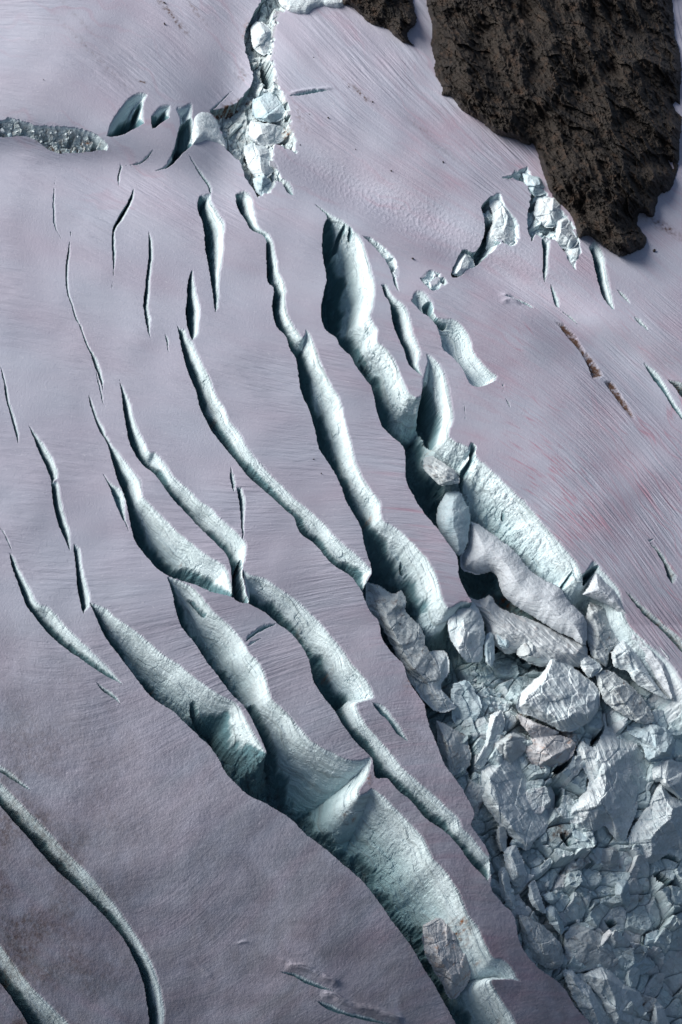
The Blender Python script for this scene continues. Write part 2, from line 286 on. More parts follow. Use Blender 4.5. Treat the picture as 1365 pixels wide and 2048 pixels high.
# ------------------------------------------------------------------ large forms of the slope: (u, v, su, sv, angle, height towards the viewer)
GAUSS = [
    (60, 140, 190, 120, 0, 34),        # bright lobe at the upper left
    (330, 60, 200, 60, 45, -8),
    (150, 335, 300, 40, 8, -30),       # furrow below the trench
    (470, 190, 45, 130, 8, -20),
    (300, 235, 110, 60, 20, 12),
    (740, 400, 260, 30, 30, -20),      # dark fold right of the chute
    (760, 190, 220, 120, 40, 12),
    (1000, 560, 230, 30, 12, -16),     # fold leading to the right edge
    (1280, 640, 190, 40, 24, 22),
    (1230, 730, 200, 36, 35, -20),
    (1050, 640, 120, 50, 20, 6),
    (1180, 1000, 120, 60, 50, 8),
    (300, 1900, 260, 120, 40, -16),    # hollow lower left
    (560, 1760, 300, 120, 45, 10),
]
def undul(u, v):
    s = np.zeros(u.shape, np.float32)
    for (gu, gv, su, sv, an, amp) in GAUSS:
        c, n = math.cos(math.radians(an)), math.sin(math.radians(an))
        a = (u - gu) * c + (v - gv) * n; b = -(u - gu) * n + (v - gv) * c
        s += amp * np.exp(-(a / su) ** 2 / 2 - (b / sv) ** 2 / 2).astype(np.float32)
    # the lower half rolls over towards the viewer, the upper left leans back
    y = np.clip((v - 1150) / 900., 0, 2)
    s += (-105 * y ** 2.0) - .14 * (850 - 120 * np.log1p(np.exp(-(np.clip(u, -200, 2200) - 850) / 120.))) * np.clip(y, 0, 1.3) ** 1.2 + .15 * np.clip(u, -500, 1900) * np.clip((1250 - v) / 1250., 0, 1.4)
    s -= .30 * 80 * np.log1p(np.exp((np.clip(u, -200, 1900) - 960) / 80.)) * np.clip((v - 1430) / 520., 0, 1.2)
    s += 4.5 * fbm(u / 330., v / 260., 91, 3)
    return s

def base_t(u, v):
    """distance factor along the view ray of the smooth glacier slope"""
    R = ray(u, v)
    t = K0 / (R @ NRM)
    return t * (1 - undul(u, v) / FPX / .74), R

# ------------------------------------------------------------------ glacier sheet
STEP = 1.25
def axis(lo, hi, a, b):
    inner = np.arange(a, b, STEP)
    l = [a]; s = STEP
    while l[-1] > lo: s *= 1.12; l.append(l[-1] - s)
    r = [inner[-1]]; s = STEP
    while r[-1] < hi: s *= 1.12; r.append(r[-1] + s)
    return np.concatenate([np.array(l[1:][::-1]), inner, np.array(r[1:])])
us = axis(-700, 2100, -30, 1395); vs = axis(-420, 2800, -20, 2068)
NU, NV = len(us), len(vs)
U, V = np.meshgrid(us, vs); U = U.ravel().astype(np.float32); V = V.ravel().astype(np.float32)
N = U.size
dep = np.zeros(N, np.float32)         # carved depth, px
cid = np.zeros(N, np.int16) - 1
side = np.zeros(N, np.int8)           # 1 where the near wall rules
alg = np.zeros(N, np.float32); fdd = np.zeros(N, np.float32); under = np.zeros(N, np.float32); deep_shade = np.zeros(N, np.float32); tint = np.zeros(N, np.float32)
dirtm = np.zeros(N, np.float32)
rubm = np.zeros(N, np.float32)

PATCH = {}
def grid_idx(x0, x1, y0, y1):
    i0, i1 = np.searchsorted(us, [x0, x1]); j0, j1 = np.searchsorted(vs, [y0, y1])
    ii, jj = np.meshgrid(np.arange(i0, i1), np.arange(j0, j1))
    return (jj * NU + ii).ravel()

# lower right: how chaotic the ground is
def rubble_amount(u, v):
    a = 1 / (1 + np.exp(-((u - 905) + (v - 1330) * .15) / 40.)) * 1 / (1 + np.exp(-(v - (1250 + (u - 1000) * .1)) / 35.))
    return a

RUB = ('ice_chute', 'trench', 'broken_ice')
for k, c in enumerate(CREV):
    sd = 100 + k * 7
    if c['name'] in RUB: c['jit'] = 1.6 if c['name'] == 'trench' else 2.6
    if c.get('order'):
        runs = [(t, smooth_line(p, (c['jit'] * (1.3 if t == 'f' else .8) if t != 'x' else 0), sd + q)) for q, (t, p) in enumerate(c['order'])]
    else:
        n_ = c['near'][0]; f_ = c['far'][0]
        runs = [('n', smooth_line(n_, c['jit'] * .7, sd)), ('f', smooth_line(f_[::-1], c['jit'] * 1.25, sd + 1))]
    P = [p for t, r in runs for p in r]
    c['poly'] = P
    xs = [p[0] for p in P]; ys = [p[1] for p in P]
    idx = grid_idx(min(xs) - 2, max(xs) + 2, min(ys) - 2, max(ys) + 2)
    u = U[idx]; v = V[idx]
    m = inpoly(u, v, P); idx = idx[m]; u = u[m]; v = v[m]
    if idx.size == 0: continue
    size = max(max(xs) - min(xs), max(ys) - min(ys))
    wd = math.sqrt(idx.size) * STEP
    dn = np.full(u.shape, 1e5, np.float32); df = dn.copy(); al = np.zeros(u.shape, np.float32); accu = 0
    for t, r in runs:
        if t == 'x': continue
        d, a = distpl(u, v, r)
        if t == 'n': dn = np.minimum(dn, d)
        else:
            al = np.where(d < df, a + accu, al); df = np.minimum(df, d); accu += 3000
    # away from the ragged lip the wall follows the smooth course of the crack
    ds = np.full(u.shape, 1e5, np.float32)
    for t, r in (c.get('order') or [('f', c['far'][0])]):
        if t == 'f': ds = np.minimum(ds, distpl(u, v, smooth_line(r, 0, 0, 11.0))[0])
    wj = np.exp(-df / 5.)
    df = np.where(df > 1e4, df, df * wj + np.maximum(ds, .5) * (1 - wj))
    wf = min(1.0, wd / 90.)
    fade = 1 - np.exp(-df / 9.)
    nz = c['warp'] * wf * (9 * fbm(al / 150., df / 34., sd, 3) + 4.5 * fbm(al / 75. + df / 50., df / 9., sd + 9, 4)) * fade
    rgh = c['rough'] * (np.where(df / (df + dn) < .36, .25, 1.) if k == 0 else 1.)
    nz += rgh * wf * fade * 13 * fbm(u / 38., v / 38., sd + 31, 4, .55, True) * np.clip(df / 45, 0, 1)
    e = np.clip(df + nz, 0, None)
    x = df * .5 + e * .5
    far = 1.45 * c['kf'] * (x * .35 + .65 * x * x / (x + 16.)) * (1 + .6 * np.clip(x / 50, 0, 1))
    far = np.minimum(far, 500)
    near = c['kn'] * dn
    wl = df + dn; rr_ = df / (wl + 1e-3)
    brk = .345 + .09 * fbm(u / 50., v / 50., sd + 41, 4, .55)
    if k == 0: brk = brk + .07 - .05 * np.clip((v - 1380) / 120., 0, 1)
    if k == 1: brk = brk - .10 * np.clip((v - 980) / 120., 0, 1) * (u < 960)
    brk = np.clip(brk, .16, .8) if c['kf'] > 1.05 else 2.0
    if c['kf'] > 1.05: far = far * (.98 if k == 0 else .78) + np.clip(rr_ - brk, 0, 1) * np.minimum(wl, 160) * 7.0
    hm = c['hmax'] or max(14, min(150, wd * 2.5))
    far_l = hm * (1 - np.exp(-far / hm * 1.25))
    h = np.minimum(far_l, near)
    side[idx] = np.where(near < far_l, 1, 0)
    h = np.maximum(h, 0)
    if c['name'] in ('ice_chute', 'trench', 'broken_ice') or c['label'].startswith(('small crater', 'ragged dark', 'blue crevasse')):
        b1, e1 = blocks(u, v, 24., sd); b2, e2 = blocks(u, v, 11., sd + 1)
        am = np.clip(np.minimum(df, dn) / 5., 0, 1)
        q = am * (8.0 * b1 + 2.2 * b2 + 1.0 * fbm(u / 5., v / 5., sd + 3, 2))
        if c['name'] == 'trench': q = q * .8 - 3
        h = np.maximum(h * .85 - q, .9 * am)
        rubm[idx] = am
        # a few black holes
        hol = fbm(u / 26., v / 26., sd + 77, 2)
        h += np.clip((hol - .42) * 6, 0, 1) * 26 * am
    if k == 1:
        ra = rubble_amount(u, v) * np.clip(dn / 12., 0, 1)
        b0, e0 = blocks(u, v, 95., 301, 1.5); b1, e1 = blocks(u, v, 40., 302, 1.4); b2, e2 = blocks(u, v, 16., 303, 1.2); b3, e3 = blocks(u, v, 7.5, 305, 1.)
        q = 17 * b0 + 10 * b1 + 2.4 * b2 + .8 * b3 * np.clip(.3 + fbm(u / 80., v / 80., 307, 2), 0, 1) + 1.0 * fbm(u / 14., v / 14., 306, 3)
        fl = 50 + 14 * fbm(u / 200., v / 200., 304, 2)
        h = h * (1 - ra) + ra * np.minimum(h, fl - q)
        rubm[idx] = ra; tint[idx] = ra * (.6 * (e0[1] - .5) + .9 * (e1[1] - .5) + .5 * (e2[1] - .5))
    al_ = al
    dep[idx] = np.maximum(dep[idx], h); cid[idx] = k; alg[idx] = al_; fdd[idx] = df
    if c['kf'] > 1.05: deep_shade[idx] = np.clip((rr_ - brk) * 45 + .15 * fbm(u / 6., v / 6., 7, 2), 0, 1) * min(1, wd / 25.)  # shade of the deep gap, painted on the wall beyond the break
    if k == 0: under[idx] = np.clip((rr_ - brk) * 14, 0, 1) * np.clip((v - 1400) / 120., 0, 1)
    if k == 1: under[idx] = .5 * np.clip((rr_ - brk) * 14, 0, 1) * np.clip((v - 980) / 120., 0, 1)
    dirtm[idx] = np.maximum(dirtm[idx], c['dirt'] * np.clip(np.minimum(df, dn) / 5, 0, 1) * np.clip(1.1 + .6 * fbm(u / 14., v / 14., 12, 3), 0, 1.6))

S_, A_ = flow(U, V)
# melt runnels and crusty snow as real relief
lineamp = np.clip(1.15 - np.clip((V - 1150) / 450., 0, 1) * .95, .05, 1) * np.clip(.75 + 1.2 * fbm(U / 160., V / 160., 55, 2), .15, 1.6)
far_w = np.clip((U - 350) / 250., 0, 1) * np.clip((420 - V) / 150., 0, 1)
rel = .46 * lineamp * fbm(S_ / 5.2, A_ / 70., 61, 3) + far_w * 1.3 * fbm(S_ / 26., A_ / 420., 66, 3)
rough_sw = np.clip((V - 1150) / 350., 0, 1) * np.clip((1500 - U) / 300., 0, 1)
rel += (.08 + .13 * rough_sw) * fbm(U / 5., V / 5., 67, 2) + .35 * rough_sw * fbm(U / 24., V / 18., 68, 3)
crust = np.exp(-((U - 830 - (V - 430) * 1.3) / 120.) ** 2 - ((V - 430 - (U - 830) * .35) / 55.) ** 2)
rel += .8 * crust * np.clip(fbm(U / 6., V / 6., 69, 3), -.2, 1)
redz = np.clip((U - 870 - (V - 600) * .25) / 160., 0, 1) * np.clip((V - 560) / 120., 0, 1)
rel += redz * .35 * fbm(S_ / 7., A_ / 260., 71, 3)
for rl, rw, rh in [("568,1930 590,1932 615,1938 645,1953 672,1966 680,1974", 8, 7), ("640,1986 665,1990 695,2008 745,2022 810,2044", 8, 7), ("552,1914 580,1926", 4, 2), ("468,1890 486,1884 502,1886", 3, 2.5), ("590,1909 604,1908", 2.5, 2), ("380,1915 430,1960", 5, 1.2), ("1003,356 1030,352 1052,338", 4, 3), ("996,595 1010,590 1025,598", 5, 4), ("998,604 1020,600 1045,608", 5, 4), ("575,188 600,182 640,178 668,176", 3, 2.5)]:
    rp = smooth_line(Z(rl), .6, 5); xs = [p[0] for p in rp]; ys = [p[1] for p in rp]
    m = grid_idx(min(xs) - 25, max(xs) + 25, min(ys) - 25, max(ys) + 25)
    dd_, aa_ = distpl(U[m], V[m], rp)
    rel[m] += rh * np.exp(-(dd_ / rw) ** 2) * (.9 + .4 * fbm(aa_ / 40., dd_ / 6., 178, 3)) * np.clip(np.minimum(aa_, aa_.max() - aa_) / 14., .1, 1)
relw = np.clip(1 - dep / 4., 0, 1)
obl = fdd / 5.0 + alg / 260. + .9 * fbm(U / 60., V / 60., 75, 2)
wallrel = (1 - relw) * (1 - .85 * rubm) * (1.25 * fbm(alg / 240., obl, 73, 4, .55, True) + .3 * fbm(U / 8., V / 8., 74, 3)) * np.clip(dep / 8., 0, 1)

SU = U - .376 * dep; SV = V + .561 * dep      # where the carved ground ends up
def cut(poly, depth, hard=2.5):
    global dep
    Pp = Z(poly) if isinstance(poly, str) else poly
    Pp = smooth_line(Pp + [Pp[0]], .5, 3, 4.)[:-1]
    xs = [p[0] for p in Pp]; ys = [p[1] for p in Pp]
    m = np.nonzero((SU > min(xs)) & (SU < max(xs)) & (SV > min(ys)) & (SV < max(ys)) & (dep > .5))[0]
    m = m[inpoly(SU[m], SV[m], Pp)]
    if m.size == 0: return
    d, _ = distpl(SU[m], SV[m], Pp + [Pp[0]])
    dep[m] += depth * np.clip(d / hard, 0, 1); rubm[m] *= .2; deep_shade[m] = np.maximum(deep_shade[m], .9 if depth > 10 else .4)  # hollows also take the painted shade colour
off2 = lambda s, ox, oy, k: [(x / k + ox, y / k + oy) for x, y in Z(s)]
cut(off2("780,1230 830,1300 880,1420 915,1500 890,1580 860,1690 800,1680 750,1590 735,1500 750,1400", 620, 400, 3.41), 75, 4)
cut("372,1200 385,1203 400,1217 413,1228 412,1235 403,1232 390,1218", 14)
cut("376,1424 384,1404 392,1415 402,1448 424,1470 446,1500 470,1530 445,1528 410,1490 388,1462", 40)
cut("466,1150 480,1120 488,1140 492,1180 497,1206 470,1196", 50)
cut("943,884 953,892 951,915 940,940 932,960 928,985 922,970 926,940 938,920", 30)
cut("1007,1022 1011,1024 1010,1042 1005,1040", 14); cut("1122,1176 1146,1142 1147,1146 1126,1180", 14)
cut("1166,1146 1198,1131 1180,1158 1168,1172", 40)
cut("802,1124 808,1130 806,1140 811,1150 803,1150 800,1138", 20)
cut("664,505 676,470 690,446 694,452 682,480 672,505", 26); cut("700,450 706,462 702,482 697,470", 16)
cut("722,700 732,716 738,745 730,740 722,716", 30); cut("728,752 738,770 732,775", 25)
cut("535,770 538,786 530,780", 4)
cut("490,1420 510,1412 525,1440 545,1490 552,1520 520,1480 500,1450", 26)
cut("265,225 285,205 278,235 262,262 252,264", 26); cut("272,213 284,203 276,232 266,240", 12)
cut("360,250 384,236 386,268 372,296 356,310 348,326 345,300", 24)
cut("520,126 540,128 548,150 545,170 530,176 522,150", 90); cut("548,214 578,204 580,212 556,228", 45); cut("570,232 582,230 582,240 571,242", 45); cut("500,96 507,92 508,100", 14); cut("518,68 524,64 526,74", 16)
cut("948,505 960,470 975,440 985,450 975,490 955,530", 26)
cut("845,612 862,604 872,628 880,642 895,650 885,660 868,648 850,632", 26)
for hp in ["1312,1752 1325,1750 1345,1762 1368,1770 1366,1778 1340,1772 1318,1762", "1124,1672 1134,1670 1146,1690 1140,1696 1128,1684", "1322,1718 1340,1712 1362,1722 1366,1730 1342,1722", "1150,1715 1160,1722 1156,1728", "1180,1715 1196,1730 1190,1734", "1095,1570 1118,1572 1130,1590 1122,1618 1108,1612", "1108,1545 1130,1520 1148,1515 1138,1535 1116,1550", "1185,1490 1208,1462 1214,1450 1212,1470 1200,1486 1188,1498", "1044,1320 1050,1318 1060,1324 1050,1330", "985,1290 1000,1296 1012,1290 1004,1302 990,1300", "940,1470 955,1500 948,1560 938,1540", "1165,1305 1178,1290 1186,1310 1176,1330", "1240,1760 1252,1766 1248,1772", "1215,1850 1232,1846 1240,1856 1226,1864"]:
    cut(hp, 60, 3)
wallm = np.clip((dep - 3) / 10., 0, 1) * (1 - .7 * rubm)
dep += wallm * under * 9 * fbm(SU / 26., SV / 40., 171, 5, .6, True)
bigw = wallm * (cid < 2) * (V < 1000)
dep += bigw * 5 * fbm(SU / 30. + .5 * SV / 60., SV / 50., 172, 4, .55, True)
wallrel += (cid >= 0) * np.exp(-fdd / 4.5) * np.clip(dep, 0, 1) * 1.1 * fbm(alg / 2.6, fdd / 9., 177, 2) * (1 - rubm)
cn = fbm(SU / 75., SV / 60., 191, 3, .5); cm = fbm(SU / 120., SV / 120., 195, 2)
dep += wallm * (np.clip(cm - .05, 0, .2) * 5) * 5 * np.exp(-(cn / .018) ** 2)
cn = fbm(SU / 40., SV / 46., 196, 3, .5); cm = fbm(SU / 90., SV / 90., 199, 2)
dep += wallm * (np.clip(cm - .15, 0, .2) * 5) * 2.2 * np.exp(-(cn / .022) ** 2)
t, R = base_t(U, V)
P = CAM[None] + R * t[:, None]
mpp = (t / FPX)
off = (-(dep) + rel * relw + wallrel) * mpp
P = (P + NRM[None] * off[:, None]).astype(np.float32)
GP = P

# tints that belong to the snow: red algae streaks, brown dirt
wob = S_ + 16 * fbm(U / 90., V / 90., 185, 3)
pink = .25 + .35 * fbm(S_ / 55., A_ / 300., 81, 3)
pink += .55 * np.clip(fbm(S_ / 16., A_ / 120., 82, 3) - .05, 0, 1) * np.clip((U - 650) / 200., 0, 1)
band = (np.clip((U - 720) / 60., 0, 1) * np.clip((V - 900) / 60., 0, 1) * np.clip((1350 - V) / 60, 0, 1) * (U < 960))
pink += band * 2.2 * np.clip(fbm(S_ / 9., A_ / 200., 83, 2) - .22, 0, 1)
z1 = np.exp(-((U - 1130 - (V - 1000) * .45) / 75.) ** 2 - ((V - 985) / 130.) ** 2)
pink += z1 * 5.0 * np.clip(fbm(S_ / 5., A_ / 45., 84, 2) - .12, 0, 1)
z2 = redz * np.exp(-((S_ - 0) * 0))
wob = S_ + 16 * fbm(U / 90., V / 90., 185, 3)
pink += redz * 2.4 * np.clip(fbm(wob / 7., A_ / 60., 85, 3) - .3, 0, 1) * np.clip(.1 + 1.6 * fbm(U / 110., V / 110., 186, 2), 0, 1)
pink += .7 * np.clip((U - 600) / 300., 0, 1) * np.clip(fbm(U / 150., V / 100., 187, 3) + .1, 0, 1)
ln = fbm((U * .80 - V * .60) / 34. + .5 * fbm(U / 90., V / 90., 31, 2), (U * .6 + V * .8) / 500., 86, 2)
pink += np.clip((U - 1150) / 100, 0, 1) * np.clip((V - 700) / 100., 0, 1) * 3.0 * np.clip(.06 - np.abs(ln), 0, 1) * 8
pink += (V < 420) * np.clip(fbm(wob / 12., A_ / 260., 87, 3) - .3, 0, 1) * 1.0
pink = np.clip(pink, 0, 2.5)
dirt = dirtm.copy()
dirt += np.clip((350 - U) / 300., 0, 1) * np.clip((V - 1300) / 400., 0, 1) * np.clip(.5 + fbm(U / 90., V / 90., 88, 4), 0, 1) * .95
for (du, dv, dl, dw, dang, ds) in [(722, 188, 34, 4, 42, 1.8), (460, 212, 45, 7, -22, 1.6), (440, 225, 30, 4, -30, 1.5), (485, 150, 12, 14, 0, .9), (340, 25, 45, 5, 48, 1.5), (390, 20, 30, 4, 52, 1.2), (362, 55, 20, 4, 48, .9), (283, 163, 10, 2, 15, 1.8), (885, 300, 40, 5, 35, .5), (840, 255, 30, 5, 35, .5), (600, 235, 30, 9, 60, .6), (130, 292, 70, 9, 8, .8), (160, 40, 70, 5, 45, .35), (190, 110, 130, 8, 45, .35), (1330, 455, 40, 8, 30, 1.2)]:
    c_, n_ = math.cos(math.radians(dang)), math.sin(math.radians(dang))
    a = (U - du) * c_ + (V - dv) * n_; b = -(U - du) * n_ + (V - dv) * c_
    dirt += ds * np.exp(-(a / dl) ** 2 - (b / dw) ** 2) * np.clip(.5 + 1.2 * fbm(U / 7., V / 7., 89, 3), 0, 1.5)
# stains on ice walls
wst = np.clip(fbm(U / 46. + .6 * fbm(U / 60., V / 60., 98, 2), V / 60., 97, 5) - .5, 0, 1) * 2.0
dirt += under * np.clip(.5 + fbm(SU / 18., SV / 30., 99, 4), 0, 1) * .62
dirt += wst * np.where(cid == 0, .25, 1.) * np.clip((dep - 10) / 20., 0, 1) * (.35 + .65 * np.clip((V - 900) / 500., 0, 1)) 
orange = np.clip(fbm(U / 50., V / 50., 96, 5) - .75, 0, 1) * 4 * np.clip((dep - 16) / 20., 0, 1)
for (du, dv, r_) in [(1022, 1212, 22), (985, 1205, 14), (1080, 1240, 10), (915, 1880, 22), (925, 1850, 14), (880, 1860, 14), (1130, 1480, 30), (1060, 1440, 25), (830, 1362, 16), (172, 290, 10), (498, 50, 8), (490, 70, 7), (575, 268, 12), (740, 1560, 8), (700, 1640, 12)]:
    orange += 1.3 * np.exp(-((SU - du) ** 2 + (SV - dv) ** 2) / r_ ** 2) * np.clip(.4 + 1.3 * fbm(U / 8., V / 8., 95, 3), 0, 1.5)

depm = dep * mpp
cls = np.where((cid >= 0) & (dep > .8), cid.astype(np.int32) * 2 + side, -1)

def link(o): scene.collection.objects.link(o); return o
def mesh_from(name, pts, quads, mat, attrs=None, smooth=False, tri=None):
    me = bpy.data.meshes.new(name)
    nq = len(quads)
    me.vertices.add(len(pts)); me.vertices.foreach_set('co', np.ascontiguousarray(pts, np.float32).ravel())
    k = quads.shape[1]
    me.loops.add(nq * k); me.loops.foreach_set('vertex_index', np.ascontiguousarray(quads, np.int32).ravel())
    me.polygons.add(nq)
    me.polygons.foreach_set('loop_start', np.arange(0, nq * k, k, dtype=np.int32))
    try: me.polygons.foreach_set('loop_total', np.full(nq, k, dtype=np.int32))
    except Exception: pass
    me.polygons.foreach_set('use_smooth', np.full(nq, smooth, dtype=bool))
    me.update(calc_edges=True)
    if attrs:
        for an, av in attrs.items():
            at = me.attributes.new(an, 'FLOAT', 'POINT'); at.data.foreach_set('value', np.ascontiguousarray(av, np.float32))
    me.materials.append(mat)
    return link(bpy.data.objects.new(name, me))

# ------------------------------------------------------------------ materials
def nodes_of(m): m.use_nodes = True; return m.node_tree.nodes, m.node_tree.links, m.node_tree.nodes['Principled BSDF']
def attr(n, name): a = n.new('ShaderNodeAttribute'); a.attribute_name = name; return a.outputs['Fac']
def mathn(n, l, op, a, b=None, clamp=False):
    m = n.new('ShaderNodeMath'); m.operation = op; m.use_clamp = clamp
    for i, x in enumerate((a, b)):
        if x is None: continue
        if isinstance(x, (int, float)): m.inputs[i].default_value = x
        else: l.new(x, m.inputs[i])
    return m.outputs[0]
def mixc(n, l, f, a, b, mode='MIX'):
    m = n.new('ShaderNodeMix'); m.data_type = 'RGBA'; m.blend_type = mode; m.clamp_factor = True
    for s, x in ((m.inputs[0], f), (m.inputs[6], a), (m.inputs[7], b)):
        if isinstance(x, (int, float)): s.default_value = x
        elif isinstance(x, tuple): s.default_value = (*x, 1)
        else: l.new(x, s)
    return m.outputs[2]
def noise(n, l, scale, detail=4, rough=.55, vec=None, mapping=None):
    t = n.new('ShaderNodeTexNoise'); t.inputs['Scale'].default_value = scale; t.inputs['Detail'].default_value = detail; t.inputs['Roughness'].default_value = rough
    if vec is None:
        g = n.new('ShaderNodeNewGeometry'); vec = g.outputs['Position']
    if mapping:
        mp = n.new('ShaderNodeMapping'); mp.inputs['Scale'].default_value = mapping; l.new(vec, mp.inputs['Vector']); vec = mp.outputs[0]
    l.new(vec, t.inputs['Vector'])
    return t.outputs['Fac']
def ramp(n, l, f, a, b):
    r = n.new('ShaderNodeMapRange'); r.inputs[1].default_value = a; r.inputs[2].default_value = b; r.clamp = True
    l.new(f, r.inputs[0]); return r.outputs[0]

SNOW = (0.41, 0.435, 0.525); SNOW2 = (0.49, 0.51, 0.595)
ICE = (0.70, 0.83, 0.865); TEAL = (0.29, 0.53, 0.57)
def glacier_mat(name='glacier_ice'):
    m = bpy.data.materials.new(name); n, l, p = nodes_of(m)
    d = attr(n, 'dep'); pk = attr(n, 'pink'); di = attr(n, 'dirt'); og = attr(n, 'orange'); s = attr(n, 'flow_s'); a = attr(n, 'flow_a')
    n1 = noise(n, l, .05, 5); n2 = noise(n, l, 1.6, 4); 
    snow = mixc(n, l, ramp(n, l, n1, .2, .8), SNOW, SNOW2)
    snow = mixc(n, l, attr(n, 'dust_shade'), snow, (.20, .195, .21))  # dusty snow, darkened further for the dim lower slope
    snow = mixc(n, l, mathn(n, l, 'MULTIPLY', pk, .38), snow, (0.43, 0.26, 0.33))
    snow = mixc(n, l, ramp(n, l, n2, .62, .8), snow, (.6, .6, .66))
    # ice wall: layered, whiter near the lip, bluer where dense and darkened with depth as painted shade
    nw = noise(n, l, .16, 5, .6)
    ice = mixc(n, l, ramp(n, l, nw, .42, .66), ICE, (0.60, 0.73, 0.76))
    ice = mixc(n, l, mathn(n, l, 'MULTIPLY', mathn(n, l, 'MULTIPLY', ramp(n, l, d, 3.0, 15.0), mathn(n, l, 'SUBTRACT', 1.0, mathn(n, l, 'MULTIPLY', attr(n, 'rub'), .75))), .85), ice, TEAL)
    cv = n.new('ShaderNodeCombineXYZ'); l.new(mathn(n, l, 'MULTIPLY', attr(n, 'along'), .006), cv.inputs[0]); l.new(mathn(n, l, 'MULTIPLY', attr(n, 'obl'), 1.15), cv.inputs[1])
    st = noise(n, l, 1.0, 5, .62, cv.outputs[0])
    ice = mixc(n, l, mathn(n, l, 'MULTIPLY', ramp(n, l, st, .54, .68), .6), ice, (.30, .37, .38))
    ice = mixc(n, l, mathn(n, l, 'MULTIPLY', ramp(n, l, attr(n, 'tint'), .05, .7), .7), ice, (.74, .76, .80))
    ice = mixc(n, l, mathn(n, l, 'MULTIPLY', ramp(n, l, attr(n, 'tint'), -.05, -.7), .75), ice, (.30, .40, .44))
    ice = mixc(n, l, attr(n, 'deep_shade'), ice, (.15, .28, .32))  # dark colour painted in for gap shade
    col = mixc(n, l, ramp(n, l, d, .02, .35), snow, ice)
    n3 = noise(n, l, .9, 5, .7)
    dd = mathn(n, l, 'MULTIPLY', di, ramp(n, l, n3, .3, .62))
    col = mixc(n, l, mathn(n, l, 'MULTIPLY', dd, .8, True), col, (.105, .062, .045))
    oo = mathn(n, l, 'MULTIPLY', og, ramp(n, l, n3, .35, .6))
    col = mixc(n, l, mathn(n, l, 'MULTIPLY', oo, .8, True), col, (.30, .13, .055))
    l.new(col, p.inputs['Base Color'])
    p.inputs['Roughness'].default_value = .85; p.inputs['Specular IOR Level'].default_value = .18
    # relief too fine for the mesh
    fv = n.new('ShaderNodeCombineXYZ'); l.new(mathn(n, l, 'MULTIPLY', s, .24), fv.inputs[0]); l.new(mathn(n, l, 'MULTIPLY', a, .012), fv.inputs[1])
    lines = noise(n, l, 1.0, 3, .6, fv.outputs[0])
    grain = noise(n, l, 3.2, 4, .6)
    hs = mathn(n, l, 'ADD', mathn(n, l, 'MULTIPLY', mathn(n, l, 'MULTIPLY', lines, attr(n, 'lines')), .34), mathn(n, l, 'MULTIPLY', grain, .10))
    hw = mathn(n, l, 'ADD', mathn(n, l, 'MULTIPLY', mathn(n, l, 'MULTIPLY', st, 1.1), mathn(n, l, 'SUBTRACT', 1.0, attr(n, 'rub'))), mathn(n, l, 'MULTIPLY', noise(n, l, 1.6, 5, .6), .35))
    mx = n.new('ShaderNodeMix'); mx.data_type = 'FLOAT'; l.new(ramp(n, l, d, .05, .6), mx.inputs[0]); l.new(hs, mx.inputs[2]); l.new(hw, mx.inputs[3])
    b = n.new('ShaderNodeBump'); b.inputs['Strength'].default_value = .8; b.inputs['Distance'].default_value = 1.0
    l.new(mx.outputs[0], b.inputs['Height']); l.new(b.outputs[0], p.inputs['Normal'])
    return m
M_GL = glacier_mat()

def serac_mat(name, base, deep, stain, amount=.5):
    m = bpy.data.materials.new(name); n, l, p = nodes_of(m)
    nw = noise(n, l, .3, 6, .6)
    col = mixc(n, l, ramp(n, l, nw, .38, .66), base, deep)
    ly = noise(n, l, 1.0, 5, .65, None, (.18, .35, 1.5))
    col = mixc(n, l, mathn(n, l, 'MULTIPLY', ramp(n, l, ly, .56, .72), amount), col, stain)
    cr = noise(n, l, .55, 8, .75)
    cr = mathn(n, l, 'ABSOLUTE', mathn(n, l, 'SUBTRACT', cr, .5))
    col = mixc(n, l, mathn(n, l, 'MULTIPLY', ramp(n, l, cr, .012, .0), .55), col, (.16, .12, .11))
    l.new(col, p.inputs['Base Color']); p.inputs['Roughness'].default_value = .8; p.inputs['Specular IOR Level'].default_value = .2
    hb = mathn(n, l, 'ADD', mathn(n, l, 'MULTIPLY', ly, 1.0), mathn(n, l, 'MULTIPLY', noise(n, l, 1.4, 7, .6), .6))
    b = n.new('ShaderNodeBump'); b.inputs['Strength'].default_value = .5; b.inputs['Distance'].default_value = 1.0
    l.new(hb, b.inputs['Height']); l.new(b.outputs[0], p.inputs['Normal'])
    return m
M_SER = {
    'w': serac_mat('white_serac_ice', (.73, .81, .84), (.60, .71, .75), (.40, .36, .38), .35),
    'b': serac_mat('blue_serac_ice', (.56, .68, .73), (.45, .60, .66), (.25, .27, .29), .4),
    'd': serac_mat('dirty_serac_ice', (.60, .67, .69), (.47, .53, .55), (.15, .11, .10), .85),
    's': serac_mat('wind_packed_snow', (.60, .66, .71), (.53, .59, .64), (.44, .45, .50), .4),
    'o': serac_mat('rusty_serac_ice', (.60, .63, .66), (.52, .52, .53), (.42, .19, .08), .85),
    'r': serac_mat('rust_flecked_ice', (.58, .64, .67), (.50, .55, .58), (.36, .20, .13), .35),
}
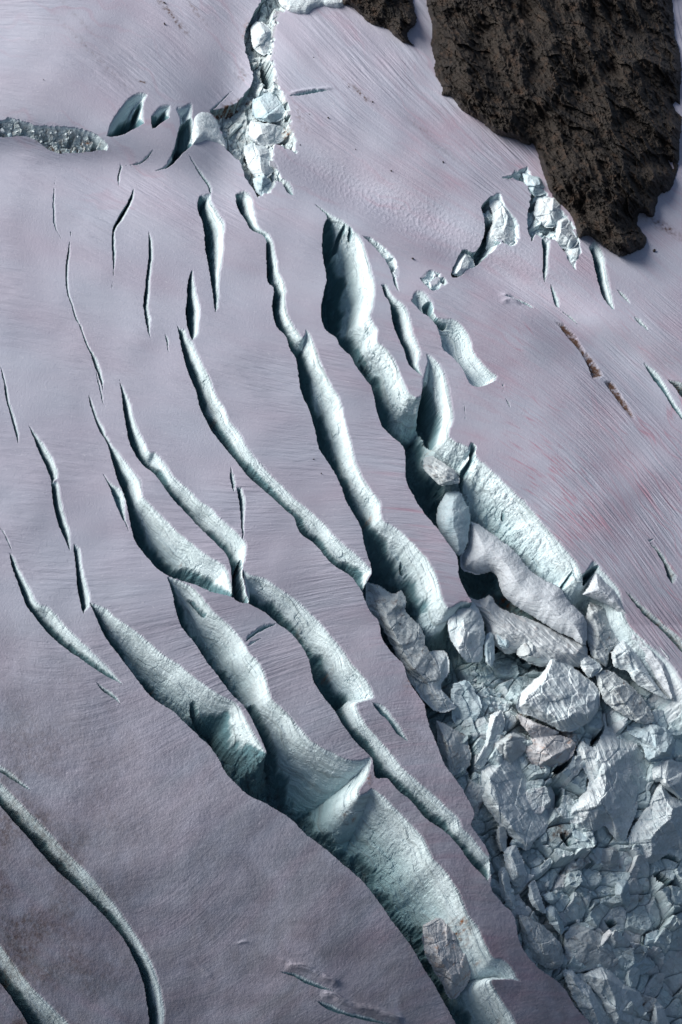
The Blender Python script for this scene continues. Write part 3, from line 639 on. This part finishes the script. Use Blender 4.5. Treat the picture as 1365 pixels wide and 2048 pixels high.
def rock_mat():
    m = bpy.data.materials.new('dark_rock'); n, l, p = nodes_of(m)
    a = noise(n, l, .12, 7, .65); b_ = noise(n, l, .9, 6, .7); c_ = noise(n, l, .35, 5, .6)
    col = mixc(n, l, ramp(n, l, a, .35, .65), (.010, .008, .007), (.033, .025, .019))
    col = mixc(n, l, ramp(n, l, c_, .52, .70), col, (.056, .033, .021))
    col = mixc(n, l, ramp(n, l, b_, .68, .80), col, (.12, .11, .10))
    l.new(col, p.inputs['Base Color']); p.inputs['Roughness'].default_value = .6
    b = n.new('ShaderNodeBump'); b.inputs['Strength'].default_value = 1; b.inputs['Distance'].default_value = 1.2
    l.new(mathn(n, l, 'ADD', noise(n, l, .8, 8, .72), noise(n, l, .25, 6, .7)), b.inputs['Height']); l.new(b.outputs[0], p.inputs['Normal'])
    return m
M_ROCK = rock_mat()

# ------------------------------------------------------------------ split the sheet: snow surface, and every crevasse with its walls
jj, ii = np.meshgrid(np.arange(NV - 1), np.arange(NU - 1), indexing='ij')
q0 = (jj * NU + ii).ravel()
Q = np.stack([q0, q0 + NU, q0 + NU + 1, q0 + 1], 1).astype(np.int32)
qc = np.maximum.reduce([cls[Q[:, 0]], cls[Q[:, 1]], cls[Q[:, 2]], cls[Q[:, 3]]])
dust_shade = .55 * np.clip((V - 1000 + 160 * fbm(U / 420., V / 300., 201, 4)) / 1000., 0, 1) * np.clip(.9 + .5 * fbm(U / 60. + 2 * fbm(U / 150., V / 150., 203, 2), V / 60., 202, 4), .3, 1.3)  # dust on the lower slope plus its fall-off in light, painted as colour
ATT = dict(dust_shade=dust_shade, tint=tint, rub=rubm, lines=np.clip(lineamp, .1, 1.3), dep=depm * np.where((dirtm > .02) & (np.array([c['dirt'] >= 1.5 for c in CREV] + [False])[cid]), .0, 1.), deep_shade=np.clip(deep_shade, 0, 1) * (1 - rubm), pink=pink, dirt=dirt, orange=orange, flow_s=S_, flow_a=A_, along=alg, obl=obl)
def submesh(name, qs, mat=M_GL, smooth=False):
    vi, inv = np.unique(qs.ravel(), return_inverse=True)
    return mesh_from(name, GP[vi], inv.reshape(-1, 4), mat, {k: v[vi] for k, v in ATT.items()}, smooth)
o = submesh('glacier', Q[qc < 0], smooth=True)
o['kind'] = 'structure'
def tag(o, label, cat, group=None):
    o['label'] = label; o['category'] = cat
    if group: o['group'] = group
def empty(name, loc):
    e = bpy.data.objects.new(name, None); e.location = loc; e.empty_display_size = 2; return link(e)
def adopt(ch, par):
    ch.parent = par; ch.matrix_parent_inverse.identity(); ch.location = -par.location
order = np.argsort(qc, kind='stable'); qs_ = qc[order]
CATN = {'crevasse': 'crevasse', 'trench': 'trench', 'ice_chute': 'ice chute', 'broken_ice': 'broken ice rim'}
for k, c in enumerate(CREV):
    parts = []
    for sd_, pn in ((0, 'ice_wall'), (1, 'near_wall')):
        a, b = np.searchsorted(qs_, [k * 2 + sd_, k * 2 + sd_ + 1])
        if b > a: parts.append((pn, Q[order[a:b]]))
    if not parts: continue
    tot = sum(len(q) for _, q in parts)
    if tot < 900 or len(parts) == 1 or len(parts[1][1]) < 450:
        o = submesh(c['name'], np.concatenate([q for _, q in parts])); tag(o, c['label'], CATN[c['name']], c['group'])
    else:
        cen = GP[parts[0][1][:, 0]].mean(0)
        e = empty(c['name'], Vector([float(x) for x in cen])); tag(e, c['label'], CATN[c['name']], c['group'])
        for pn, q in parts:
            adopt(submesh(pn, q), e)

# ------------------------------------------------------------------ seracs: hewn blocks of ice standing in the chasms
def serac(poly, base=34., high=36., label='', mat='w', seed=1, soft=0.0, tilt=(0, 0), name='serac', cat='serac', group='seracs of the icefall', step=2.0, line=0.0, steep=1.0, la=1.6):
    P = Z(poly) if isinstance(poly, str) else poly
    Ps = smooth_line(P + [P[0]], 1.1, seed, 6.0)[:-1]
    xs = np.array([p[0] for p in P]); ys = np.array([p[1] for p in P])
    r = np.random.RandomState(seed)
    gx_ = np.arange(xs.min() - 3, xs.max() + 3, step); gy_ = np.arange(ys.min() - 3, ys.max() + 3, step)
    u, v = np.meshgrid(gx_, gy_); nx = len(gx_); ny = len(gy_); u = u.ravel().astype(np.float32); v = v.ravel().astype(np.float32)
    ins = inpoly(u, v, Ps)
    d, _ = distpl(u, v, Ps + [Ps[0]])
    h = np.full(u.shape, 1e4, np.float32)
    if soft > 0:
        h = high * (1 - np.exp(-d / soft)).astype(np.float32) * 1.25
    # side faces leaning in from every outline edge
    n = len(P)
    if soft == 0:
        for i in range(n):
            a = P[i]; b = P[(i + 1) % n]
            dd, _ = distpl(u, v, [a, b])
            # edges on the upper right fall away steeply, the ones on the lower left show as broad faces
            nx_, ny_ = (b[1] - a[1]), -(b[0] - a[0])
            bn = int((math.degrees(math.atan2(ny_, nx_)) + 180 + seed * 17) // 55)
            k = (.4 + 1.7 * random.Random(seed * 31 + bn).random() ** 1.5) * steep
            h = np.minimum(h, dd * k + 2 + 3 * random.Random(seed * 7 + bn).random())
        for i in range(3):
            cx = r.uniform(xs.min(), xs.max()); cy = r.uniform(ys.min(), ys.max()); a = r.uniform(0, 6.28); k = r.uniform(.15, .6)
            h = np.minimum(h, high * r.uniform(.85, 1.15) + k * ((u - cx) * math.cos(a) + (v - cy) * math.sin(a)) + high * .15)
        h = np.minimum(h, high * 1.6 + .12 * d)
        w = h + np.clip(d / 8, 0, 1) * (.6 * fbm(u / 13., v / 13., seed, 4, .5, True) + 4.5 * fbm(u / 60., v / 60., seed + 5, 3, .45, True))
        b1, e1 = blocks(u, v, 42., seed + 40, .8)
        h = w + np.clip(d / 8, 0, 1) * 2.2 * b1
    else:
        h = h + np.clip(d / 12, 0, 1) * (.8 * la * fbm(u / 22., v / 22., seed, 3) + 3 * fbm(u / 70., v / 70., seed + 9, 2))
    if line:
        c_, s_ = math.cos(line), math.sin(line)
        h = h + np.clip(d / 8, 0, 1) * la * fbm((-u * s_ + v * c_) / 7. + .5 * fbm(u / 40., v / 40., seed + 3, 2), (u * c_ + v * s_) / 90., seed + 2, 3)
    h = h + tilt[0] * (u - xs.mean()) + tilt[1] * (v - ys.mean())
    h = np.where(ins, h, -6)
    t, R = base_t(u, v)
    if group == 'seracs of the icefall': base = base - 1
    tf = t * (1 + (base - h) / FPX / .74)
    back = base + 16 + 10 * np.clip(d / 20, 0, 1)
    tb = t * (1 + (back) / FPX / .74)
    pf = CAM[None] + R * tf[:, None]; pb = CAM[None] + R * tb[:, None]
    jj, ii = np.meshgrid(np.arange(ny - 1), np.arange(nx - 1), indexing='ij'); q0 = (jj * nx + ii).ravel()
    q = np.stack([q0, q0 + nx, q0 + nx + 1, q0 + 1], 1)
    keep = ins[q].all(1); q = q[keep]
    if len(q) == 0: return None
    # rim: join front to back along boundary edges
    M = nx * ny
    edges = {}
    for f in q:
        for a, b in ((0, 1), (1, 2), (2, 3), (3, 0)):
            e = (int(f[a]), int(f[b]))
            if (e[1], e[0]) in edges: del edges[(e[1], e[0])]
            else: edges[e] = 1
    rim = np.array([[b, a, a + M, b + M] for a, b in edges])
    allq = np.concatenate([q, q[:, ::-1] + M, rim])
    pts = np.concatenate([pf, pb])
    vi, inv = np.unique(allq.ravel(), return_inverse=True)
    o = mesh_from(name, pts[vi], inv.reshape(-1, 4), M_SER[mat])
    tag(o, label, cat, group)
    return o

def off(s, ox, oy, k=2.0):
    return [(x / k + ox, y / k + oy) for x, y in Z(s)]
A6 = lambda s: off(s, 683, 1024)
A8 = lambda s: off(s, 683, 1536)
A9 = lambda s: off(s, 1000, 1450, 3.425)
A0 = lambda s: off(s, 700, 850, 2.73)

serac(A0("650,520 700,540 780,590 860,650 930,720 1000,800 1080,850 1150,890 1200,960 1250,1010 1290,1060 1290,1200 1200,1160 1100,1110 980,1040 900,990 830,930 810,860 780,810 690,820 610,790 600,720 640,650"), 40, 22, "smooth wind-rippled snow ramp inside the chasm beneath the turquoise wall", 's', 3, soft=16, tilt=(.26, -.06), name='snow_ramp', cat='snow ramp', line=.75, la=.5)
serac(A0("520,370 600,360 640,430 660,470 650,640 600,720 540,650 500,600 470,540 480,450"), 42, 22, "hollow-faced grey ice funnel left of the snow ramp", 'b', 4, soft=20)
serac(A0("400,185 440,160 520,205 590,260 600,320 540,330 490,330 440,290 400,240"), 22, 16, "small tilted slab of pale ice with brown layers under the white wall", 'd', 5, line=.5, name='ice_slab', cat='ice slab')
serac(A6("835,540 870,560 900,590 960,640 1030,710 1030,790 985,850 900,880 830,850 760,820 700,790 720,720 790,650 825,600"), 34, 40, "largest pale serac of the icefall with a pointed top and brown fluting", 'w', 6, line=1.0)
serac(A6("1010,650 1060,630 1130,670 1200,730 1255,830 1200,850 1100,800 1040,740"), 34, 32, "brown striped serac right of the largest pointed one", 'd', 7, line=.9)
serac(A6("1075,560 1130,505 1180,560 1230,640 1270,700 1310,750 1250,730 1180,690 1140,640 1090,620"), 28, 30, "leaning white fin with a dark layered flank at the right", 'w', 8, line=.9)
serac(A6("100,280 150,290 205,325 240,308 265,350 265,400 320,460 345,540 385,600 400,670 340,690 270,640 210,560 150,440 100,380"), 40, 34, "brown banded serac wedged against the central snow band", 'd', 9, line=.6)
serac(A6("430,400 480,365 530,360 570,430 575,520 560,600 500,600 440,520 425,450"), 26, 26, "rounded white-blue fin at the end of the split snow band", 'w', 10, steep=.8)
serac(A6("950,590 980,572 1045,620 1000,665 960,630"), 28, 26, "small smooth boulder of ice between the pointed and the striped serac", 'w', 11)
serac(A6("1060,760 1130,760 1200,840 1280,860 1330,930 1320,980 1230,1000 1200,940 1130,880 1080,840"), 36, 30, "blue-white block with a chipped left corner below the striped serac", 'b', 12)
serac(A6("610,920 680,880 740,900 740,960 690,1000 680,1020 610,1020"), 40, 26, "short brownish block left of the orange stained slab", 'd', 13)
serac(A6("760,900 870,890 940,930 890,1010 780,1020 740,960"), 40, 24, "flat slab with orange stained edges under the largest serac", 'o', 14)
serac(A6("700,800 770,835 850,865 880,885 800,905 760,900 720,850"), 36, 20, "thin rust-edged wedge under the toe of the largest serac", 'o', 15)
serac(A6("370,820 440,860 500,900 520,980 510,1024 430,1060 400,1000 385,940"), 44, 30, "dusky streaked rib of ice standing beside the snow band", 'd', 16, line=1.1)
serac(A6("440,690 500,670 540,720 560,790 500,880 440,830"), 44, 24, "crumbly bluish block above the streaked rib", 'b', 17)
serac(A6("590,810 640,790 655,860 610,960 560,1030 525,1010 570,920"), 42, 28, "narrow upright flake left of the brownish block", 'w', 18, line=1.9)
serac(A6("620,460 660,450 690,480 695,520 660,550 625,530"), 36, 18, "flat pale blue plate of ice below the rust stained hollow", 'b', 19, name='ice_slab', cat='ice slab')
serac(A6("700,530 740,490 790,510 830,560 800,610 740,600 700,570"), 40, 22, "lumpy grey serac just above the pointed top of the largest one", 'd', 20)
serac(A6("590,480 612,490 615,610 600,625 575,600 575,500"), 38, 26, "upright blue pillar beside the rounded fin", 'b', 21)
serac(A6("990,360 1040,380 1110,440 1150,480 1130,520 1080,560 1060,620 1010,590 985,520 975,440"), 34, 24, "broad snowy shoulder with brown layers right of the chasm floor", 'd', 22, line=.9)
serac(A6("960,330 985,300 1020,240 1060,280 1110,330 1160,400 1250,490 1330,580 1310,620 1240,520 1150,440 1060,370"), 12, 18, "long mauve snow rib behind the crack at the end of the white wall", 's', 23, line=.8, soft=12)
serac(A6("1150,420 1240,500 1320,600 1340,700 1330,760 1270,690 1230,620 1180,550 1140,500"), 26, 24, "grey sloping back of ice right of the leaning white fin", 's', 24, line=.9, soft=14)
serac(A0("640,930 700,950 770,925 820,990 900,1020 1000,1060 1100,1110 1200,1160 1290,1200 1295,1310 1150,1330 1000,1310 930,1240 850,1250 760,1170 735,1080 660,990"), 46, 26, "rust stained lumpy shelf of ice under the snow ramp", 'r', 48, soft=18, tilt=(.12, -.04), name='ice_shelf', cat='ice shelf', line=.7, la=2.5)
serac(A6("230,600 330,560 420,560 430,640 400,700 460,780 380,800 300,720"), 52, 24, "broken foot of the bright wall between the banded serac and the rounded fin", 'w', 49, line=1.2)
for q, (pl, b_, h_, lb, gr) in enumerate([
    ("384,292 386,252 392,230 412,222 432,236 444,262 456,298 420,284", 2, 10, "smooth white fin between the striped gash and the rubble chute", "seracs at the top of the slope"),
    ("556,-20 640,-20 690,0 680,18 640,14 612,30 582,26 560,10", 4, 14, "feathery white roll of ice at the top edge beside the rock", "seracs at the top of the slope"),
    ("903,549 914,520 928,502 946,518 950,537 920,553", 12, 26, "small blue cone of ice at the foot of the upper right crevasse", "seracs at the upper right"),
    ("975,395 1002,383 1014,405 1032,432 1042,470 1022,498 1000,490 985,512 972,500 974,470 984,440", 16, 22, "jumbled white ice tower in the upper right crevasse", "seracs at the upper right"),
    ("1075,395 1110,385 1132,410 1120,450 1090,455 1068,430", 12, 22, "broad blue-white block in the crumbled rim under the rock", "seracs at the upper right"),
    ("1112,440 1140,430 1160,475 1140,500 1112,485", 12, 20, "faceted block in the rim, right against the rock foot", "seracs at the upper right"),
    ("1128,500 1160,488 1170,515 1152,540 1135,528", 12, 18, "lowest block hanging from the crumbled rim", "seracs at the upper right"),
    ("1045,345 1080,352 1098,380 1070,392 1050,372", 9, 16, "highest block of the crumbled rim", "seracs at the upper right"),
    ("500,55 520,42 545,60 548,95 530,112 505,95", 12, 20, "rounded block in the upper chute above the black hole", "seracs at the top of the slope"),
    ("505,200 540,183 560,200 572,230 545,246 510,235", 12, 20, "cracked block just below the black hole in the chute", "seracs at the top of the slope"),
    ("500,242 550,247 577,262 562,287 520,290 498,270", 12, 20, "wide pale block halfway down the chute", "seracs at the top of the slope"),
    ("485,292 520,282 547,302 550,342 520,360 495,335", 12, 20, "large pale block with a blue hollow low in the chute", "seracs at the top of the slope"),
    ("505,357 530,347 547,370 530,393 512,385", 10, 18, "pointed white block at the foot of the chute", "seracs at the top of the slope")]):
    serac(pl, b_, h_, lb, 'b' if q in (7, 9, 12) else 'w', 60 + q, group=gr, step=1.5, soft=(9 if q < 2 else 0))
serac("845,1850 880,1835 915,1860 935,1900 942,1955 905,2000 880,1960 850,1905", 46, 20, "orange stained block wedged in the lower end of the longest crevasse", 'o', 84, line=1.4, steep=.6)
# lower part of the icefall
serac(A8("640,-40 700,-60 790,-20 850,90 850,150 825,250 780,290 740,330 690,290 640,240 600,190 560,120 560,10"), 44, 34, "tall pale fan shaped serac beside the black cave", 'w', 25, line=1.0)
serac(A9("520,180 560,110 640,150 690,80 740,5 830,60 900,70 980,150 1000,280 1020,350 980,480 900,700 850,800 780,780 720,700 640,740 500,700 470,640 480,560 560,470 600,380 540,260"), 42, 44, "massive cracked serac with brown stained centre in the middle of the icefall", 'w', 26, line=1.2)
serac(A9("860,-10 1050,20 1130,10 1190,80 1200,130 1180,220 1060,240 1010,180 960,110 880,60"), 40, 30, "rounded block with a clean corner above the right edge shoulder", 'b', 27)
serac(A9("1040,300 1090,240 1160,220 1240,260 1300,330 1300,480 1250,520 1180,470 1120,430 1090,390 1050,380"), 40, 32, "domed serac leaving the frame at the right edge", 'w', 28)
serac(A9("1110,380 1180,480 1300,540 1300,900 1180,880 1050,950 900,960 860,860 900,720 1000,560 1060,450"), 46, 34, "steep streaked ice mass at the right edge below the domed serac", 'w', 29, line=1.0)
serac(A9("70,240 130,225 200,250 300,380 370,490 375,560 330,640 260,560"), 46, 20, "thin curved flake with a ragged right edge, left of the black cave", 'w', 30, line=1.1)
serac(A9("-15,690 30,690 55,770 45,860 10,870 -25,790"), 36, 24, "small stained tooth of ice at the snow band's edge", 'd', 31)
serac(A9("20,860 60,830 110,820 150,900 190,1040 140,1110 80,1080 40,980"), 36, 26, "pale leaning tooth with a brown spot", 'w', 32, line=1.1)
serac(A9("-15,1000 20,970 60,1000 80,1100 110,1200 90,1270 40,1230 0,1150"), 34, 24, "grey tooth lying against the snow band, lowest of the pale teeth", 'w', 33)
serac(A9("190,1090 240,1060 290,1180 318,1290 250,1270 200,1200"), 34, 22, "white arrowhead of ice above the brown hollow", 'w', 34)
serac(A9("120,1290 200,1310 300,1370 400,1460 435,1540 430,1640 350,1680 220,1600 150,1480"), 36, 30, "dirty brown knobbly block beside the lower snow band", 'd', 35, line=1.1)
serac(A9("300,1260 370,1240 440,1370 420,1440 340,1360"), 40, 20, "small blue wedge behind the dirty brown block", 'b', 36)
serac(A9("440,1430 500,1370 620,1390 740,1470 830,1580 840,1650 800,1700 640,1680 520,1700 450,1640"), 46, 26, "broad grey rubble-coated hump near the bottom", 'd', 37, steep=.7)
serac(A9("420,1680 500,1670 560,1740 620,1780 680,1880 740,1980 800,2100 640,2100 560,1980 480,1850"), 38, 32, "pale ridged serac, nearest the lower snow band at the bottom edge", 'w', 38, line=1.1)
serac(A9("570,1700 700,1650 780,1700 850,1770 960,1830 990,1950 1010,2110 780,2110 700,1900 620,1790"), 42, 34, "big fluted serac at the bottom edge with curved layers", 'w', 39, line=1.2)
serac(A9("1060,1880 1110,1920 1150,2000 1180,2100 1030,2100 1040,1980"), 40, 28, "small pointed cone of ice at the bottom edge", 'w', 40)
serac(A9("800,1060 880,1050 890,1180 885,1240 840,1220 780,1160"), 40, 20, "flat blue-grey kite shaped slab right of the rubble field", 'b', 41, name='ice_slab', cat='ice slab')
serac(A9("1000,1430 1080,1400 1110,1460 1060,1530 990,1510"), 42, 18, "pale hexagonal slab low at the right", 'b', 42, name='ice_slab', cat='ice slab')
serac(A9("80,780 180,790 170,840 110,850 60,820"), 42, 14, "small flat blue plate behind the pale leaning tooth", 'b', 43, name='ice_slab', cat='ice slab')
serac(A9("290,1160 350,1140 400,1190 370,1230 310,1210"), 44, 14, "small blue slab right of the white arrowhead", 'b', 44, name='ice_slab', cat='ice slab')
serac(A9("470,700 620,710 650,740 620,840 540,820 490,770"), 44, 22, "low blue block under the massive cracked serac", 'b', 45)
serac(A9("690,850 780,830 835,870 830,950 740,990 680,950"), 44, 22, "knobbly pinkish block in the middle of the rubble field", 'd', 46)
serac(A9("840,1600 1000,1590 1060,1640 960,1720 850,1690"), 46, 18, "long flat dark slab at the lower right", 'b', 47, name='ice_slab', cat='ice slab')

# ------------------------------------------------------------------ rock face at the upper right
def cliff():
    P = Z("683,-60 683,2 700,12 713,22 738,45 773,57 798,77 828,91 815,70 823,57 833,47 833,30 828,0 824,-60 848,-60 852,0 858,25 864,52 862,90 867,120 868,147 885,175 883,190 903,197 923,220 958,240 988,265 1023,277 1055,290 1065,287 1073,300 1085,335 1094,370 1108,395 1133,420 1148,445 1158,477 1178,472 1203,490 1238,512 1262,510 1285,498 1294,482 1284,462 1276,446 1282,426 1308,435 1318,390 1340,380 1353,350 1360,320 1364,240 1362,190 1362,110 1350,60 1346,0 1350,-60 1300,-380 700,-380")
    Ps = smooth_line(P + [P[0]], 1.3, 5, 4.0)[:-1]
    st = 1.6
    gx_ = np.arange(660, 1380, st); gy_ = np.concatenate([np.arange(-380, -20, 6.0), np.arange(-20, 530, st)])
    u, v = np.meshgrid(gx_, gy_); nx = len(gx_); ny = len(gy_); u = u.ravel().astype(np.float32); v = v.ravel().astype(np.float32)
    ins = inpoly(u, v, Ps); d = np.zeros(u.shape, np.float32)
    dd, _ = distpl(u[ins], v[ins], Ps + [Ps[0]]); d[ins] = dd
    # strata dip steeply down to the right; blocks break along them
    a = (u * .62 + v * .78); b = (-u * .78 + v * .62)
    h = 38 * (1 - np.exp(-d / 34.)) + .10 * d
    sb = b / 34. + 1.3 * fbm(u / 130., v / 130., 411, 3) ; sb2 = b / 13. + .9 * fbm(u / 60., v / 60., 412, 3)
    h += np.clip(d / 12, 0, 1) * (9 * (sb - np.floor(sb)) + 3.5 * (sb2 - np.floor(sb2))) * np.clip(.6 + fbm(u / 90., v / 90., 413, 2), .1, 1.3)
    h += np.clip(d / 10, 0, 1) * (22 * fbm(a / 190., b / 80., 402, 5, .55, True) + 4.5 * fbm(a / 90., b / 26., 403, 5, .6, True))
    b1, e1 = blocks(a * .4, b, 26., 404, 1.); b2, e2 = blocks(a * .5, b, 9., 405, 1.)
    h += np.clip(d / 8, 0, 1) * (2.0 * b1 + 1.1 * b2 + 1.2 * fbm(u / 5., v / 5., 406, 3, .6))
    t, R = base_t(u, v)
    p = CAM[None] + R * (t * (1 - h / FPX / .74))[:, None]
    jj, ii = np.meshgrid(np.arange(ny - 1), np.arange(nx - 1), indexing='ij'); q0 = (jj * nx + ii).ravel()
    q = np.stack([q0, q0 + nx, q0 + nx + 1, q0 + 1], 1); q = q[ins[q].all(1)]
    # closing rim down into the snow
    edges = {}
    qq = q[:, [0, 1, 2, 3]]
    e = np.concatenate([qq[:, [0, 1]], qq[:, [1, 2]], qq[:, [2, 3]], qq[:, [3, 0]]]).astype(np.int64)
    key = np.minimum(e[:, 0], e[:, 1]) * (nx * ny) + np.maximum(e[:, 0], e[:, 1])
    un, idx, cnt = np.unique(key, return_index=True, return_counts=True)
    be = e[idx[cnt == 1]]; M = nx * ny
    pb = CAM[None] + R * (t * (1 + 14 / FPX / .74))[:, None]
    rim = np.stack([be[:, 1], be[:, 0], be[:, 0] + M, be[:, 1] + M], 1)
    allq = np.concatenate([q, rim]); pts = np.concatenate([p, pb])
    vi, inv = np.unique(allq.ravel(), return_inverse=True)
    o = mesh_from('cliff', pts[vi], inv.reshape(-1, 4), M_ROCK); o['kind'] = 'structure'
cliff()

# ------------------------------------------------------------------ loose ice blocks and stones
def hull(name, seed, mat, flat=1.0, n=16):
    r = random.Random(seed); bm = bmesh.new()
    for i in range(n):
        a = r.uniform(0, 6.283); z = r.uniform(-1, 1); q = math.sqrt(1 - z * z); s = r.uniform(.75, 1.05)
        bm.verts.new((q * math.cos(a) * s, q * math.sin(a) * s * .8, z * s * flat))
    bmesh.ops.convex_hull(bm, input=bm.verts)
    bmesh.ops.delete(bm, geom=[x for x in bm.verts if not x.link_faces], context='VERTS')
    bmesh.ops.bevel(bm, geom=list(bm.edges), offset=.07, segments=1, affect='EDGES')
    me = bpy.data.meshes.new(name); bm.to_mesh(me); bm.free(); me.materials.append(mat); return me
BL = [hull('ice_block', i, M_SER['w' if i % 3 else 'b'], .7 + .1 * (i % 4)) for i in range(9)]
ST = [hull('stone', 50 + i, M_ROCK, .6) for i in range(4)]
def at_px(u, v):
    i = min(NU - 1, int(np.searchsorted(us, u))); j = min(NV - 1, int(np.searchsorted(vs, v))); return GP[j * NU + i]
rr = random.Random(11)
def put(mesh, name, u, v, r_px, label, cat, group=None, sink=.35):
    p = at_px(u, v); mp = DIST / FPX
    o = bpy.data.objects.new(name, mesh); r_ = r_px * mp
    o.location = Vector([float(x) for x in p]) + Vector(NRM) * (r_ * (1 - sink) * .6)
    o.scale = (r_ * rr.uniform(.8, 1.2), r_ * rr.uniform(.8, 1.2), r_ * rr.uniform(.7, 1.1))
    o.rotation_euler = (rr.uniform(0, 6.28), rr.uniform(0, 6.28), rr.uniform(0, 6.28))
    link(o); tag(o, label, cat, group); return o
def scatter(poly, count, rmin, rmax, label, group):
    P = Z(poly); xs = [p[0] for p in P]; ys = [p[1] for p in P]; n = 0; tries = 0; pl = []
    while n < count and tries < count * 60:
        tries += 1
        u = rr.uniform(min(xs), max(xs)); v = rr.uniform(min(ys), max(ys))
        if not inpoly(np.array([u]), np.array([v]), P)[0]: continue
        r_ = rmin + (rmax - rmin) * rr.random() ** 2.2
        if any((u - a) ** 2 + (v - b) ** 2 < ((r_ + c) * .8) ** 2 for a, b, c in pl): continue
        pl.append((u, v, r_)); n += 1
        put(rr.choice(BL), 'ice_block', u, v, r_, label, 'ice block', group)
scatter("975,1300 1010,1310 1035,1330 1050,1370 1030,1400 1000,1410 975,1380", 46, 3, 8.5, "small loose ice block heaped between the pillar and the largest serac", "ice blocks heaped beside the largest serac")
scatter("1170,1290 1195,1270 1215,1320 1200,1345 1175,1330", 14, 2.5, 6, "small ice block in the slot beside the broad snowy shoulder", "ice blocks in the slot on the right")
scatter("0,248 80,256 150,262 200,285 150,298 60,268 0,266", 46, 3, 8, "grey ice lump packed in the shallow trench at the left edge", "ice lumps in the left trench")
scatter("505,50 545,60 545,120 550,180 575,215 580,250 555,270 520,250 505,200 520,160 500,110", 60, 2, 7, "white ice chunk lodged in the rubble chute at the top", "ice chunks in the rubble chute")
scatter("1080,1680 1180,1650 1260,1700 1250,1780 1180,1830 1100,1790", 40, 3, 9, "blue-grey ice chunk strewn over the lower rubble field", "ice chunks of the lower rubble field")
for (u, v, r_, lb) in [(328, 6, 4, "dark stone near the top edge left of the chute, upper of two"), (328, 48, 4.5, "dark stone with a brown trail below the upper stone"), (87, 160, 2.2, "lone dark pebble on the upper left slope"), (656, 236, 4, "black stone right of the rubble chute"), (627, 114, 2, "tiny pebble high on the snow right of the chute, left of two"), (886, 324, 3, "black pebble in the middle of the upper right slope"), (782, 342, 3, "thin dark stone below the pink crusted slope"), (825, 517, 4, "elongated dark stone left of the crumbled crater"), (642, 947, 2.4, "small dark pebble between the two central crevasses, lower"), (627, 918, 2, "smallest dark pebble between the two central crevasses"), (1308, 502, 5, "dark boulder on the snow right of the rock face foot"), (745, 204, 3, "stone at the lower end of the brown dirt streak"), (697, 173, 2, "pebble at the upper end of the brown dirt streak"), (618, 228, 2, "pebble between the chute and the black stone"), (711, 298, 2, "pebble on open snow below the black stone"), (600, 290, 2, "pebble at the right lip of the rubble chute")]:
    put(rr.choice(ST), 'stone', u, v, r_, lb, 'stone', 'stones on the snow')
print('objects', len(bpy.data.objects))
